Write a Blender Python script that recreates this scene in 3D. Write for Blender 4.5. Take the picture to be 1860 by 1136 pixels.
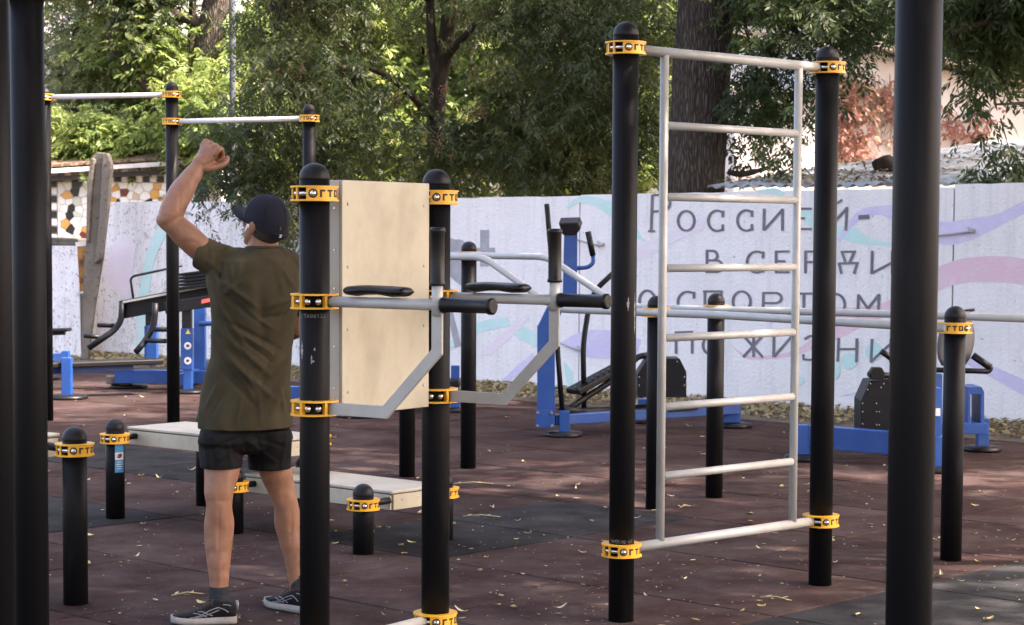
import bpy, math, random
import numpy as np
from mathutils import Vector as V, Matrix, noise as mnoise
for o in list(bpy.data.objects): bpy.data.objects.remove(o)
sc = bpy.context.scene
COL = sc.collection
R = math.radians
# ------------------------------------------------------------------ camera
F_PX, PITCH, ROLL, PPY, EYE = 3600.0, math.atan(0.06), R(0.30), 646.0, 1.63
cd = bpy.data.cameras.new('camera'); cam = bpy.data.objects.new('camera', cd); COL.objects.link(cam)
cam.location = (0, 0, EYE)
CR = Matrix.Rotation(math.pi/2 - PITCH, 3, 'X') @ Matrix.Rotation(ROLL, 3, 'Z')
cam.rotation_euler = CR.to_euler()
cd.sensor_width = 36; cd.sensor_fit = 'HORIZONTAL'
cd.lens = 36*F_PX/1860
cd.shift_y = (PPY-568)/1860
cd.clip_start = 0.1; cd.clip_end = 2000
cd.dof.use_dof = True; cd.dof.focus_distance = 8.6; cd.dof.aperture_fstop = 10
sc.camera = cam
# ------------------------------------------------------------------ sky, sun, exposure
SUN_EL, SUN_AZ = 50.0, 104.0           # azimuth clockwise from +Y
w = bpy.data.worlds.new('World'); sc.world = w; w.use_nodes = True
nt = w.node_tree; nt.nodes.clear()
sky = nt.nodes.new('ShaderNodeTexSky'); sky.sky_type = 'NISHITA'; sky.sun_disc = False
sky.sun_elevation = R(SUN_EL); sky.sun_rotation = R(SUN_AZ); sky.dust_density = 5.0; sky.air_density = 1.0; sky.ozone_density = 0.3
bg = nt.nodes.new('ShaderNodeBackground'); bg.inputs[1].default_value = 0.15
wo = nt.nodes.new('ShaderNodeOutputWorld')
nt.links.new(sky.outputs[0], bg.inputs[0]); nt.links.new(bg.outputs[0], wo.inputs[0])
sd = bpy.data.lights.new('sun', 'SUN'); sun = bpy.data.objects.new('sun', sd); COL.objects.link(sun)
sd.energy = 3.2; sd.angle = R(0.55); sd.color = (1.0, 0.97, 0.92)
sdir = V((math.sin(R(SUN_AZ))*math.cos(R(SUN_EL)), math.cos(R(SUN_AZ))*math.cos(R(SUN_EL)), math.sin(R(SUN_EL))))
sun.rotation_euler = (-sdir).to_track_quat('-Z', 'Y').to_euler()
sun.location = sdir*60
sc.view_settings.view_transform = 'Standard'; sc.view_settings.look = 'None'
sc.view_settings.exposure = 2.8; sc.view_settings.gamma = 1
sc.view_settings.use_curve_mapping = False
sc.view_settings.use_white_balance = True; sc.view_settings.white_balance_temperature = 7450; sc.view_settings.white_balance_tint = 20
sc.render.engine = 'CYCLES'
sc.cycles.use_denoising = True
sc.cycles.max_bounces = 7; sc.cycles.diffuse_bounces = 4; sc.cycles.transmission_bounces = 5
sc.cycles.caustics_reflective = False; sc.cycles.caustics_refractive = False
# ------------------------------------------------------------------ photo pixel -> place
def ray(px, py): return (CR @ V(((px-930)/F_PX, -(py-PPY)/F_PX, -1))).normalized()
def at(px, py, Y):
    d = ray(px, py); return V((0, 0, EYE)) + d*(Y/d.y)
def gp(px, py, z=0.0):
    d = ray(px, py); return V((0, 0, EYE)) + d*((z-EYE)/d.z)
UD = V((.689, .725, 0)); VD = V((.725, -.689, 0))      # the axes of the playground grid
WALL_U = 15.12
def wp(px, py, off=0.0):                                # on the painted wall, off metres in front of it
    d = ray(px, py); c = V((0, 0, EYE)); return c + d*((WALL_U-off-c.dot(UD))/d.dot(UD))
# ------------------------------------------------------------------ meshes
class MB:
    def __init__(s): s.v = []; s.f = []; s.s = []
    def add(s, vs, fs, smooth=False):
        n = len(s.v); s.v += [V(a) for a in vs]
        for f in fs: s.f.append([i+n for i in f]); s.s.append(smooth)
        return s
    def box(s, c, size, rot=None):
        c = V(c); hx, hy, hz = [a/2 for a in size]; rot = rot or Matrix.Identity(3)
        vs = [c + rot @ V((x*hx, y*hy, z*hz)) for x in (-1, 1) for y in (-1, 1) for z in (-1, 1)]
        return s.add(vs, [(0,1,3,2),(4,6,7,5),(0,4,5,1),(2,3,7,6),(0,2,6,4),(1,5,7,3)])
    def beam(s, a, b, wd, ht, up=(0,0,1)):               # bar from a to b; wd across, ht along up
        a, b, up = V(a), V(b), V(up); x = (b-a); L = x.length; x.normalize()
        y = up.cross(x).normalized(); z = x.cross(y)
        rot = Matrix((x, y, z)).transposed()
        return s.box((a+b)/2, (L, wd, ht), rot)
    def tube(s, pts, r, n=12, cap=True, flat=1.0):
        pts = [V(p) for p in pts]; m = len(pts)
        rs = r if isinstance(r, (list, tuple)) else [r]*m
        t0 = (pts[1]-pts[0]).normalized()
        ref = V((0,0,1)) if abs(t0.z) < .9 else V((1,0,0))
        x = t0.cross(ref).normalized(); vs = []; fs = []
        for i, p in enumerate(pts):
            t = (pts[min(i+1,m-1)]-pts[max(i-1,0)]).normalized()
            x = (x - t*x.dot(t)).normalized(); y = t.cross(x)
            for k in range(n):
                a = 2*math.pi*k/n; vs.append(p + x*(rs[i]*math.cos(a)) + y*(rs[i]*flat*math.sin(a)))
        for i in range(m-1):
            for k in range(n):
                a = i*n+k; b = i*n+(k+1)%n; fs.append((a, b, b+n, a+n))
        s.add(vs, fs, True)
        if cap:
            q = len(s.v)-len(vs)
            s.f.append([q+k for k in range(n)][::-1]); s.s.append(False)
            s.f.append([q+(m-1)*n+k for k in range(n)]); s.s.append(False)
        return s
    def lathe(s, prof, c=(0,0,0), n=24, axis=None, smooth=True):
        c = V(c); rot = V((0,0,1)).rotation_difference(V(axis)).to_matrix() if axis is not None else Matrix.Identity(3)
        vs = []; fs = []
        for (r, z) in prof:
            for k in range(n):
                a = 2*math.pi*k/n; vs.append(c + rot @ V((r*math.cos(a), r*math.sin(a), z)))
        m = len(prof)
        for i in range(m-1):
            for k in range(n):
                a = i*n+k; b = i*n+(k+1)%n; fs.append((a, b, b+n, a+n))
        q = len(s.v); s.add(vs, fs, smooth)
        s.f.append([q+k for k in range(n)][::-1]); s.s.append(False)
        s.f.append([q+(m-1)*n+k for k in range(n)]); s.s.append(False)
        return s
    def ball(s, c, r, n=12, m=8, rot=None):              # r scalar or 3 radii
        r = (r, r, r) if not isinstance(r, (tuple, list)) else r; c = V(c); rot = rot or Matrix.Identity(3)
        vs = []; fs = []
        for i in range(m+1):
            ph = -math.pi/2 + math.pi*i/m
            for k in range(n):
                a = 2*math.pi*k/n
                vs.append(c + rot @ V((r[0]*math.cos(ph)*math.cos(a), r[1]*math.cos(ph)*math.sin(a), r[2]*math.sin(ph))))
        for i in range(m):
            for k in range(n):
                a = i*n+k; b = i*n+(k+1)%n; fs.append((a, b, b+n, a+n))
        return s.add(vs, fs, True)
    def prism(s, poly, ext):
        poly = [V(p) for p in poly]; ext = V(ext); n = len(poly)
        vs = poly + [p+ext for p in poly]
        fs = [list(range(n))[::-1], [n+i for i in range(n)]] + [(i, (i+1)%n, n+(i+1)%n, n+i) for i in range(n)]
        return s.add(vs, fs)
    def loft(s, rings, n=24, cap=True, smooth=True):      # ring = (centre, semi axis vector, semi axis vector)
        vs = []; fs = []
        for (c, A, B) in rings:
            for k in range(n):
                a = 2*math.pi*k/n; vs.append(V(c) + V(A)*math.cos(a) + V(B)*math.sin(a))
        for i in range(len(rings)-1):
            for k in range(n):
                a = i*n+k; b = i*n+(k+1)%n; fs.append((a, b, b+n, a+n))
        q = len(s.v); s.add(vs, fs, smooth)
        if cap:
            s.f.append([q+k for k in range(n)][::-1]); s.s.append(smooth)
            s.f.append([q+(len(rings)-1)*n+k for k in range(n)]); s.s.append(smooth)
        return s
    def mesh(s, name, mat, org=V((0,0,0))):
        me = bpy.data.meshes.new(name)
        me.from_pydata([tuple(v-org) for v in s.v], [], s.f)
        me.polygons.foreach_set('use_smooth', s.s); me.update()
        for m in (mat if isinstance(mat, (list, tuple)) else [mat]): me.materials.append(m)
        return me
def wloc(o):
    p = V((0,0,0))
    while o is not None: p += o.location; o = o.parent
    return p
def link(name, me, parent=None, loc=(0,0,0), rz=0):
    o = bpy.data.objects.new(name, me); COL.objects.link(o); o.parent = parent; o.location = loc
    o.rotation_euler = (0,0,rz); return o
def part(name, mb, mat, parent, bevel=0, label=None):     # mb in world coordinates; parents are never rotated
    o = link(name, mb.mesh(name, mat, wloc(parent)), parent)
    if bevel:
        m = o.modifiers.new('bevel', 'BEVEL'); m.width = bevel; m.segments = 2; m.limit_method = 'ANGLE'; m.angle_limit = R(40)
    if label: o['label'] = label
    return o
def thing(name, label, cat, loc=(0,0,0), group=None):
    o = bpy.data.objects.new(name, None); COL.objects.link(o); o.location = loc; o.empty_display_size = .1
    o['label'] = label; o['category'] = cat
    if group: o['group'] = group
    return o
def single(name, mb, mat, label, cat, org, group=None, bevel=0):
    o = link(name, mb.mesh(name, mat, V(org)), None, org); o['label'] = label; o['category'] = cat
    if group: o['group'] = group
    if bevel:
        m = o.modifiers.new('bevel', 'BEVEL'); m.width = bevel; m.segments = 2; m.limit_method = 'ANGLE'
    return o
def raw_mesh(name, verts, quads, mat):                    # numpy (N,3), (M,4)
    me = bpy.data.meshes.new(name); nv, nf = len(verts), len(quads)
    me.vertices.add(nv); me.vertices.foreach_set('co', np.asarray(verts, np.float32).ravel())
    k = quads.shape[1]
    me.loops.add(nf*k); me.loops.foreach_set('vertex_index', np.asarray(quads, np.int32).ravel())
    me.polygons.add(nf); me.polygons.foreach_set('loop_start', np.arange(nf, dtype=np.int32)*k)
    me.update(calc_edges=True); me.materials.append(mat); return me
def smooth_path(pts, step=6):                             # Catmull-Rom
    pts = [V(p) for p in pts]; out = []
    for i in range(len(pts)-1):
        p0 = pts[max(i-1,0)]; p1 = pts[i]; p2 = pts[i+1]; p3 = pts[min(i+2,len(pts)-1)]
        for k in range(step):
            t = k/step
            out.append(.5*((2*p1)+(p2-p0)*t+(2*p0-5*p1+4*p2-p3)*t*t+(3*p1-p0-3*p2+p3)*t**3))
    return out+[pts[-1]]
def fillet(pts, r=.06, k=5):                              # rounded corners on a bent tube
    pts = [V(p) for p in pts]; out = [pts[0]]
    for a, b, c in zip(pts, pts[1:], pts[2:]):
        r1 = min(r, (a-b).length*.45, (c-b).length*.45)
        p = b+(a-b).normalized()*r1; q = b+(c-b).normalized()*r1
        for i in range(k+1):
            t = i/k; out.append(p*(1-t)**2 + b*2*t*(1-t) + q*t*t)
    return out+[pts[-1]]
# ------------------------------------------------------------------ materials
def mat(name, col, rough=.6, col2=None, scale=8.0, spec=.5, metal=0, bump=0, bscale=40.0, bdist=.01, detail=6, lo=.4, hi=.65, coat=0, stretch=None, rvar=0):
    m = bpy.data.materials.new(name); m.use_nodes = True; t = m.node_tree; N = t.nodes; L = t.links
    b = N['Principled BSDF']; b.inputs['Base Color'].default_value = (*col, 1); b.inputs['Roughness'].default_value = rough
    b.inputs['Metallic'].default_value = metal; b.inputs['Specular IOR Level'].default_value = spec
    if coat: b.inputs['Coat Weight'].default_value = coat; b.inputs['Coat Roughness'].default_value = .2
    tc = N.new('ShaderNodeTexCoord'); src = tc.outputs['Object']
    if stretch:
        mp = N.new('ShaderNodeMapping'); mp.inputs['Scale'].default_value = stretch; L.new(src, mp.inputs[0]); src = mp.outputs[0]
    if col2 or rvar:
        n = N.new('ShaderNodeTexNoise'); n.inputs['Scale'].default_value = scale; n.inputs['Detail'].default_value = detail; n.inputs['Roughness'].default_value = .65
        L.new(src, n.inputs[0])
        r = N.new('ShaderNodeValToRGB'); r.color_ramp.elements[0].position = lo; r.color_ramp.elements[1].position = hi
        r.color_ramp.elements[0].color = (*col, 1); r.color_ramp.elements[1].color = (*(col2 or col), 1)
        L.new(n.outputs[0], r.inputs[0])
        if col2: L.new(r.outputs[0], b.inputs['Base Color'])
        if rvar:
            mr = N.new('ShaderNodeMapRange'); mr.inputs[1].default_value = lo; mr.inputs[2].default_value = hi
            mr.inputs[3].default_value = rough; mr.inputs[4].default_value = rough+rvar
            L.new(n.outputs[0], mr.inputs[0]); L.new(mr.outputs[0], b.inputs['Roughness'])
    if bump:
        n2 = N.new('ShaderNodeTexNoise'); n2.inputs['Scale'].default_value = bscale; n2.inputs['Detail'].default_value = 5
        L.new(src, n2.inputs[0]); bp = N.new('ShaderNodeBump'); bp.inputs['Strength'].default_value = bump; bp.inputs['Distance'].default_value = bdist
        L.new(n2.outputs[0], bp.inputs['Height']); L.new(bp.outputs[0], b.inputs['Normal'])
    return m
def leafmat(name, cols, trans=.35, rough=.5):
    m = bpy.data.materials.new(name); m.use_nodes = True; t = m.node_tree; N = t.nodes; L = t.links
    b = N['Principled BSDF']; out = N['Material Output']; b.inputs['Roughness'].default_value = rough; b.inputs['Specular IOR Level'].default_value = .35
    g = N.new('ShaderNodeNewGeometry'); r = N.new('ShaderNodeValToRGB'); cr = r.color_ramp
    tc = N.new('ShaderNodeTexCoord'); n = N.new('ShaderNodeTexNoise'); n.inputs['Scale'].default_value = .9; n.inputs['Detail'].default_value = 3
    L.new(tc.outputs['Object'], n.inputs[0])
    mm = N.new('ShaderNodeMath'); mm.operation = 'MULTIPLY_ADD'; mm.inputs[1].default_value = .55; L.new(g.outputs['Random Per Island'], mm.inputs[0])
    m2 = N.new('ShaderNodeMath'); m2.operation = 'MULTIPLY_ADD'; m2.inputs[1].default_value = 1.5; m2.inputs[2].default_value = -.5
    L.new(n.outputs[0], m2.inputs[0]); L.new(m2.outputs[0], mm.inputs[2])
    L.new(mm.outputs[0], r.inputs[0])
    while len(cr.elements) < len(cols): cr.elements.new(.5)
    for e, (p, c) in zip(cr.elements, cols): e.position = p; e.color = (*c, 1)
    L.new(r.outputs[0], b.inputs['Base Color'])
    tr = N.new('ShaderNodeBsdfTranslucent'); mx = N.new('ShaderNodeMixShader'); mx.inputs[0].default_value = trans
    hs = N.new('ShaderNodeHueSaturation'); hs.inputs['Hue'].default_value = .492; hs.inputs['Saturation'].default_value = 1.0; hs.inputs['Value'].default_value = 1.9
    L.new(r.outputs[0], hs.inputs['Color']); L.new(hs.outputs[0], tr.inputs[0])
    L.new(b.outputs[0], mx.inputs[1]); L.new(tr.outputs[0], mx.inputs[2]); L.new(mx.outputs[0], out.inputs[0])
    return m
M = {}
M['black'] = mat('black_powder_coat', (.0055,.0055,.0065), .46, (.020,.020,.022), 5, spec=.09, bump=.05, bscale=260, stretch=(1,1,.3), lo=.54, hi=.84, detail=10, rvar=.12)
M['blackcap'] = mat('black_plastic', (.0065,.0065,.0078), .5, spec=.2, bump=.05, bscale=300)
M['rubber'] = mat('black_rubber', (.0065,.0065,.0072), .40, spec=.24, bump=.1, bscale=120)
M['blackmetal'] = mat('black_machine_paint', (.0065,.007,.0085), .45, (.010,.010,.0125), 5, spec=.2)
M['yellow'] = mat('yellow_paint', (.74,.37,.025), .38, (.62,.29,.02), 14, lo=.5, hi=.75, bump=.03, bscale=200)
M['hole'] = mat('dark_opening', (.012,.009,.006), .7)
M['steel'] = mat('zinc_bolt', (.55,.55,.55), .25, metal=1)
M['tube'] = mat('grey_tube_paint', (.36,.37,.365), .36, (.29,.295,.285), 5, lo=.45, hi=.75, bump=.03, bscale=90)
M['plate'] = mat('grey_steel_plate', (.36,.36,.34), .45, (.30,.30,.28), 7, lo=.4, hi=.7)
M['blue'] = mat('blue_machine_paint', (.006,.056,.235), .38, (.028,.085,.25), 6, lo=.5, hi=.85, rvar=.2)
M['ply'] = mat('cream_coated_plywood', (.42,.385,.30), .45, (.30,.27,.20), 3.4, lo=.42, hi=.72, stretch=(1.2,1.2,.8))
M['plyedge'] = mat('plywood_edge', (.075,.065,.055), .7)
M['alu'] = mat('aluminium_side_panel', (.52,.49,.42), .5, (.44,.41,.35), 4)
M['bark'] = mat('furrowed_bark', (.075,.061,.050), .9, (.19,.16,.135), 14, bump=1.0, bscale=17, bdist=.06, stretch=(1,1,.2), spec=.1)
def barkmat(name, c1, c2, c3, sc_=15.0):
    m = bpy.data.materials.new(name); m.use_nodes = True; t = m.node_tree; N = t.nodes; L = t.links; b = N['Principled BSDF']
    tc = N.new('ShaderNodeTexCoord'); mp = N.new('ShaderNodeMapping'); mp.inputs['Scale'].default_value = (1,1,.17); L.new(tc.outputs['Object'], mp.inputs[0])
    n = N.new('ShaderNodeTexNoise'); n.inputs['Scale'].default_value = 9; n.inputs['Detail'].default_value = 5; L.new(mp.outputs[0], n.inputs[0])
    ad = N.new('ShaderNodeVectorMath'); ad.operation = 'MULTIPLY_ADD'; ad.inputs[1].default_value = (.10,.10,.10); L.new(n.outputs[1], ad.inputs[0]); L.new(mp.outputs[0], ad.inputs[2])
    v = N.new('ShaderNodeTexVoronoi'); v.feature = 'DISTANCE_TO_EDGE'; v.inputs['Scale'].default_value = sc_; L.new(ad.outputs[0], v.inputs['Vector'])
    n2 = N.new('ShaderNodeTexNoise'); n2.inputs['Scale'].default_value = 60; n2.inputs['Detail'].default_value = 6; L.new(mp.outputs[0], n2.inputs[0])
    ml = N.new('ShaderNodeMath'); ml.operation = 'MULTIPLY_ADD'; ml.inputs[1].default_value = .12; L.new(n2.outputs[0], ml.inputs[0]); L.new(v.outputs['Distance'], ml.inputs[2])
    r = N.new('ShaderNodeValToRGB'); r.color_ramp.elements[0].position = .05; r.color_ramp.elements[0].color = (*c1,1); r.color_ramp.elements[1].position = .42; r.color_ramp.elements[1].color = (*c3,1)
    e = r.color_ramp.elements.new(.16); e.color = (*c2,1); L.new(ml.outputs[0], r.inputs[0]); L.new(r.outputs[0], b.inputs['Base Color'])
    b.inputs['Roughness'].default_value = .95; b.inputs['Specular IOR Level'].default_value = .1
    bp = N.new('ShaderNodeBump'); bp.inputs['Strength'].default_value = 1; bp.inputs['Distance'].default_value = .05; L.new(ml.outputs[0], bp.inputs['Height']); L.new(bp.outputs[0], b.inputs['Normal']); return m
M['bark'] = barkmat('furrowed_bark', (.030,.024,.020), (.060,.049,.042), (.115,.099,.086), 34.0)
M['darkbark'] = mat('dark_branch_bark', (.030,.023,.017), .9, (.06,.048,.036), 14, bump=.5, bscale=30, stretch=(1,1,.3), spec=.2)
M['leaf'] = leafmat('ash_leaves', [(0,(.018,.036,.014)),(.35,(.030,.052,.019)),(.65,(.052,.072,.022)),(1,(.11,.115,.032))], .34)
M['leafdark'] = leafmat('dark_leaves', [(0,(.014,.032,.013)),(.4,(.025,.048,.018)),(.75,(.048,.074,.024)),(1,(.10,.12,.035))], .32)
M['leafbright'] = leafmat('bright_leaves', [(0,(.06,.105,.03)),(.35,(.105,.165,.045)),(.7,(.18,.235,.07)),(1,(.26,.27,.10))], .45)
M['leafgrey'] = leafmat('grey_green_leaves', [(0,(.085,.115,.055)),(.4,(.13,.165,.075)),(.7,(.18,.205,.095)),(1,(.25,.23,.12))], .3)
M['leafred'] = leafmat('red_creeper_leaves', [(0,(.24,.09,.085)),(.4,(.32,.16,.14)),(.7,(.30,.19,.12)),(1,(.12,.13,.05))], .35)
M['leafbrown'] = leafmat('dry_seed_bunches', [(0,(.11,.055,.025)),(.5,(.16,.085,.04)),(1,(.22,.13,.06))], .25)
M['deadleaf'] = leafmat('dry_fallen_leaves', [(0,(.15,.10,.045)),(.4,(.30,.235,.12)),(.75,(.24,.20,.09)),(1,(.38,.32,.19))], .15)
rng = random.Random(7); nr = np.random.default_rng(11)
# ================================================================== ground and rubber floor
M['earth'] = mat('dry_earth', (.085,.065,.045), .95, (.13,.105,.07), 3, bump=.4, bscale=30)
g = MB(); g.add([(-400,-60,-.03),(400,-60,-.03),(400,900,-.03),(-400,900,-.03)], [(0,1,2,3)])
o = link('ground', g.mesh('ground', M['earth'])); o['kind'] = 'structure'
def tilemat(name, c1, c2, dust):
    m = bpy.data.materials.new(name); m.use_nodes = True; t = m.node_tree; N = t.nodes; L = t.links; b = N['Principled BSDF']
    tc = N.new('ShaderNodeNewGeometry'); P = tc.outputs['Position']
    def noise(scale, det, lo, hi, rough=.6):
        n = N.new('ShaderNodeTexNoise'); n.inputs['Scale'].default_value = scale; n.inputs['Detail'].default_value = det; n.inputs['Roughness'].default_value = rough
        L.new(P, n.inputs[0]); r = N.new('ShaderNodeMapRange'); r.inputs[1].default_value = lo; r.inputs[2].default_value = hi; L.new(n.outputs[0], r.inputs[0]); return r.outputs[0]
    def mix(f, a, bb):
        x = N.new('ShaderNodeMix'); x.data_type = 'RGBA'
        if hasattr(f, 'default_value'): L.new(f, x.inputs[0])
        for k, s in ((6, a), (7, bb)):
            if isinstance(s, tuple): x.inputs[k].default_value = (*s, 1)
            else: L.new(s, x.inputs[k])
        return x.outputs[2]
    grain = mix(noise(230, 2, .35, .68), c1, c2)
    big = mix(noise(1.9, 10, .40, .68, .78), grain, dust)
    oi = N.new('ShaderNodeObjectInfo'); hv = N.new('ShaderNodeHueSaturation')
    mr = N.new('ShaderNodeMapRange'); mr.inputs[3].default_value = .8; mr.inputs[4].default_value = 1.2; L.new(oi.outputs['Random'], mr.inputs[0])
    L.new(mr.outputs[0], hv.inputs['Value']); L.new(big, hv.inputs['Color']); L.new(hv.outputs[0], b.inputs['Base Color'])
    b.inputs['Roughness'].default_value = .95; b.inputs['Specular IOR Level'].default_value = .06
    bp = N.new('ShaderNodeBump'); bp.inputs['Strength'].default_value = .5; bp.inputs['Distance'].default_value = .004
    n = N.new('ShaderNodeTexNoise'); n.inputs['Scale'].default_value = 160; n.inputs['Detail'].default_value = 3; L.new(P, n.inputs[0])
    L.new(n.outputs[0], bp.inputs['Height']); L.new(bp.outputs[0], b.inputs['Normal'])
    return m
M['tilered'] = tilemat('red_rubber_crumb', (.014,.0072,.0068), (.042,.0215,.0195), (.064,.048,.044))
M['tileblack'] = tilemat('black_rubber_crumb', (.0065,.0068,.0076), (.0190,.0195,.0212), (.042,.041,.042))
TS = 1.06; U0, W0 = 9.05, 7.13                            # the seams that show in the photo
def uw(u, w): return UD*u - VD*w
fl = MB(); cs = [uw(2.0,-9), uw(14.35,-9), uw(14.35,26), uw(2.0,26)]
fl.prism([c+V((0,0,-.05)) for c in cs], (0,0,.025))
floor = link('playground_floor', fl.mesh('playground_floor', M['hole'])); floor['kind'] = 'structure'
def tile_mesh(name, m, du, dw):
    t = MB(); g_ = .006; b_ = .007; z = -.0
    def ring(k, zz): return [uw(a, b)+V((0,0,zz)) for a, b in ((g_+k, g_+k), (du-g_-k, g_+k), (du-g_-k, dw-g_-k), (g_+k, dw-g_-k))]
    vs = ring(0,-.0245)+ring(0,z-b_)+ring(b_,z); fs = []
    for q in (0, 4):
        for k in range(4): fs.append((q+k, q+4+k, q+4+(k+1)%4, q+(k+1)%4))
    fs.append((8,11,10,9)); t.add(vs, fs); return t.mesh(name, m)
TM = {k: tile_mesh('rubber_tile', M[k], TS, TS) for k in ('tilered', 'tileblack')}
for iu in range(-5, 5):
    for iw in range(-13, 17):
        u, w_ = U0+iu*TS, W0+iw*TS
        c = uw(u+TS/2, w_+TS/2)
        if c.y < 4.5: continue
        x = 930+F_PX*c.x/c.y
        if not -480 < x < 2330: continue
        cu, cw = u+TS/2, w_+TS/2
        black = (6.93 < cu < 9.05 and 7.13 < cw < 8.19) or (cw < 4.95 and cu < 9.05 and cw > 2.8) or (7.99 < cu < 9.05 and 9.2 < cw < 13) or (5.87 < cu < 6.93 and 9.2 < cw < 12.5)
        o = link('rubber_tile', TM['tileblack' if black else 'tilered'], floor, uw(u, w_))
        o.location.z = rng.uniform(-.0015, .0012)
# ================================================================== painted concrete wall
def wallmat(name, base, stain, dark, plo=.56, phi=.74):
    m = bpy.data.materials.new(name); m.use_nodes = True; t = m.node_tree; N = t.nodes; L = t.links; b = N['Principled BSDF']
    P = N.new('ShaderNodeTexCoord').outputs['Object']
    def noise(scale, det, lo, hi, rough=.6):
        n = N.new('ShaderNodeTexNoise'); n.inputs['Scale'].default_value = scale; n.inputs['Detail'].default_value = det; n.inputs['Roughness'].default_value = rough
        L.new(P, n.inputs[0]); r = N.new('ShaderNodeMapRange'); r.inputs[1].default_value = lo; r.inputs[2].default_value = hi; L.new(n.outputs[0], r.inputs[0]); return r.outputs[0], n.outputs[0]
    def mix(f, a, bb):
        x = N.new('ShaderNodeMix'); x.data_type = 'RGBA'; L.new(f, x.inputs[0])
        for k, s in ((6, a), (7, bb)):
            if isinstance(s, tuple): x.inputs[k].default_value = (*s, 1)
            else: L.new(s, x.inputs[k])
        return x.outputs[2]
    f1, _ = noise(1.6, 8, .4, .75, .7); f2, _ = noise(26, 5, plo+.05, plo+.13, .62); f3, _ = noise(4.2, 10, plo, phi, .78)
    mp = N.new('ShaderNodeMapping'); mp.inputs['Scale'].default_value = (5,5,.35); L.new(P, mp.inputs[0]); n4 = N.new('ShaderNodeTexNoise'); n4.inputs['Scale'].default_value = 2.2; n4.inputs['Detail'].default_value = 8; n4.inputs['Roughness'].default_value = .7; L.new(mp.outputs[0], n4.inputs[0])
    r4 = N.new('ShaderNodeMapRange'); r4.inputs[1].default_value = .50; r4.inputs[2].default_value = .80; L.new(n4.outputs[0], r4.inputs[0]); f4 = r4.outputs[0]
    c = mix(f1, base, stain); c = mix(f4, c, tuple((a+d_)/2 for a, d_ in zip(stain, dark))); c = mix(f3, c, dark); c = mix(f2, c, (dark[0]*.7, dark[1]*.7, dark[2]*.7))
    L.new(c, b.inputs['Base Color']); b.inputs['Roughness'].default_value = .85; b.inputs['Specular IOR Level'].default_value = .25
    _, h = noise(38, 6, 0, 1, .6); bp = N.new('ShaderNodeBump'); bp.inputs['Strength'].default_value = .55; bp.inputs['Distance'].default_value = .014
    L.new(h, bp.inputs['Height']); L.new(bp.outputs[0], b.inputs['Normal']); return m
M['white'] = wallmat('white_painted_concrete', (.79,.775,.775), (.70,.69,.69), (.50,.49,.485), .60, .82)
M['worn'] = wallmat('peeling_white_paint', (.77,.755,.755), (.66,.65,.645), (.33,.315,.30), .53, .68)
M['concrete'] = wallmat('grey_concrete', (.135,.12,.10), (.19,.175,.155), (.07,.062,.052), .52, .72)
def paint(name, c, k=.5): return mat(name, c, .85, tuple(a*(1-k)+b*k for a, b in zip(c, (.74,.74,.77))), 7, spec=.2, lo=.45, hi=.75, detail=8, bump=.4, bscale=40)
P_PINK = paint('pink_mural_paint', (.71,.50,.58), .45); P_PURP = paint('lilac_mural_paint', (.58,.54,.74), .5); P_TEAL = paint('mint_mural_paint', (.47,.71,.68), .5)
P_PALE = paint('faint_pink_paint', (.73,.66,.72), .7); P_GREY = paint('grey_mural_paint', (.155,.15,.17), .12); P_LG = paint('light_grey_mural_paint', (.33,.33,.36), .25)
wall = thing('painted_wall', 'long white concrete wall with pastel mural and grey lettering', 'wall', uw(WALL_U, W0))
def zt(px, py): return wp(px, py).z
J = [(2300, 318), (1726, 334), (1050, 356), (545, 362)]
tops = [(2.12, 2.10), (2.075, 2.055), (2.05, 2.03), (2.04, 2.05)]
edges = [wp(2350,700), wp(1727,700), wp(1051,700), wp(548,600)]
for i in range(4):
    a = edges[i]; bq = edges[i+1] if i < 3 else wp(158, 640)
    m_ = M['worn'] if i == 3 else M['white']
    dv = (bq-a); dv.z = 0; L_ = dv.length; dv.normalize()
    a0 = V((a.x, a.y, 0)) + dv*.008
    L_ -= .016; poly = [a0+V((0,0,-.06))]
    n = 26; topq = []
    for k in range(n+1):
        t = k/n; z = tops[i][0]*(1-t)+tops[i][1]*t + .012*mnoise.noise(V((t*9, i*3.1, 0)))+.006*mnoise.noise(V((t*31, i, 2)))
        topq.append(a0+dv*(L_*t)+V((0,0,z)))
    if i == 3:
        e = wp(199, 371); topq = [p for p in topq if (p-e).dot(dv) < -.03]+[V((e.x, e.y, 2.05))]
        e2 = wp(176, 520); tail = [V((e2.x, e2.y, e2.z)), V((bq.x, bq.y, -.06))]
    else: tail = [a0+dv*L_+V((0,0,-.06))]
    mb = MB(); mb.prism(poly+topq+tail, UD*.16)
    part('wall_panel', mb, m_, wall)
for e in edges[1:]:
    mb = MB(); mb.box(V((e.x, e.y, .98))+UD*.24, (.2,.16,2.0), Matrix((VD, UD, V((0,0,1)))).transposed()); part('wall_post', mb, M['concrete'], wall)
lay = [.0008]
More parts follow.
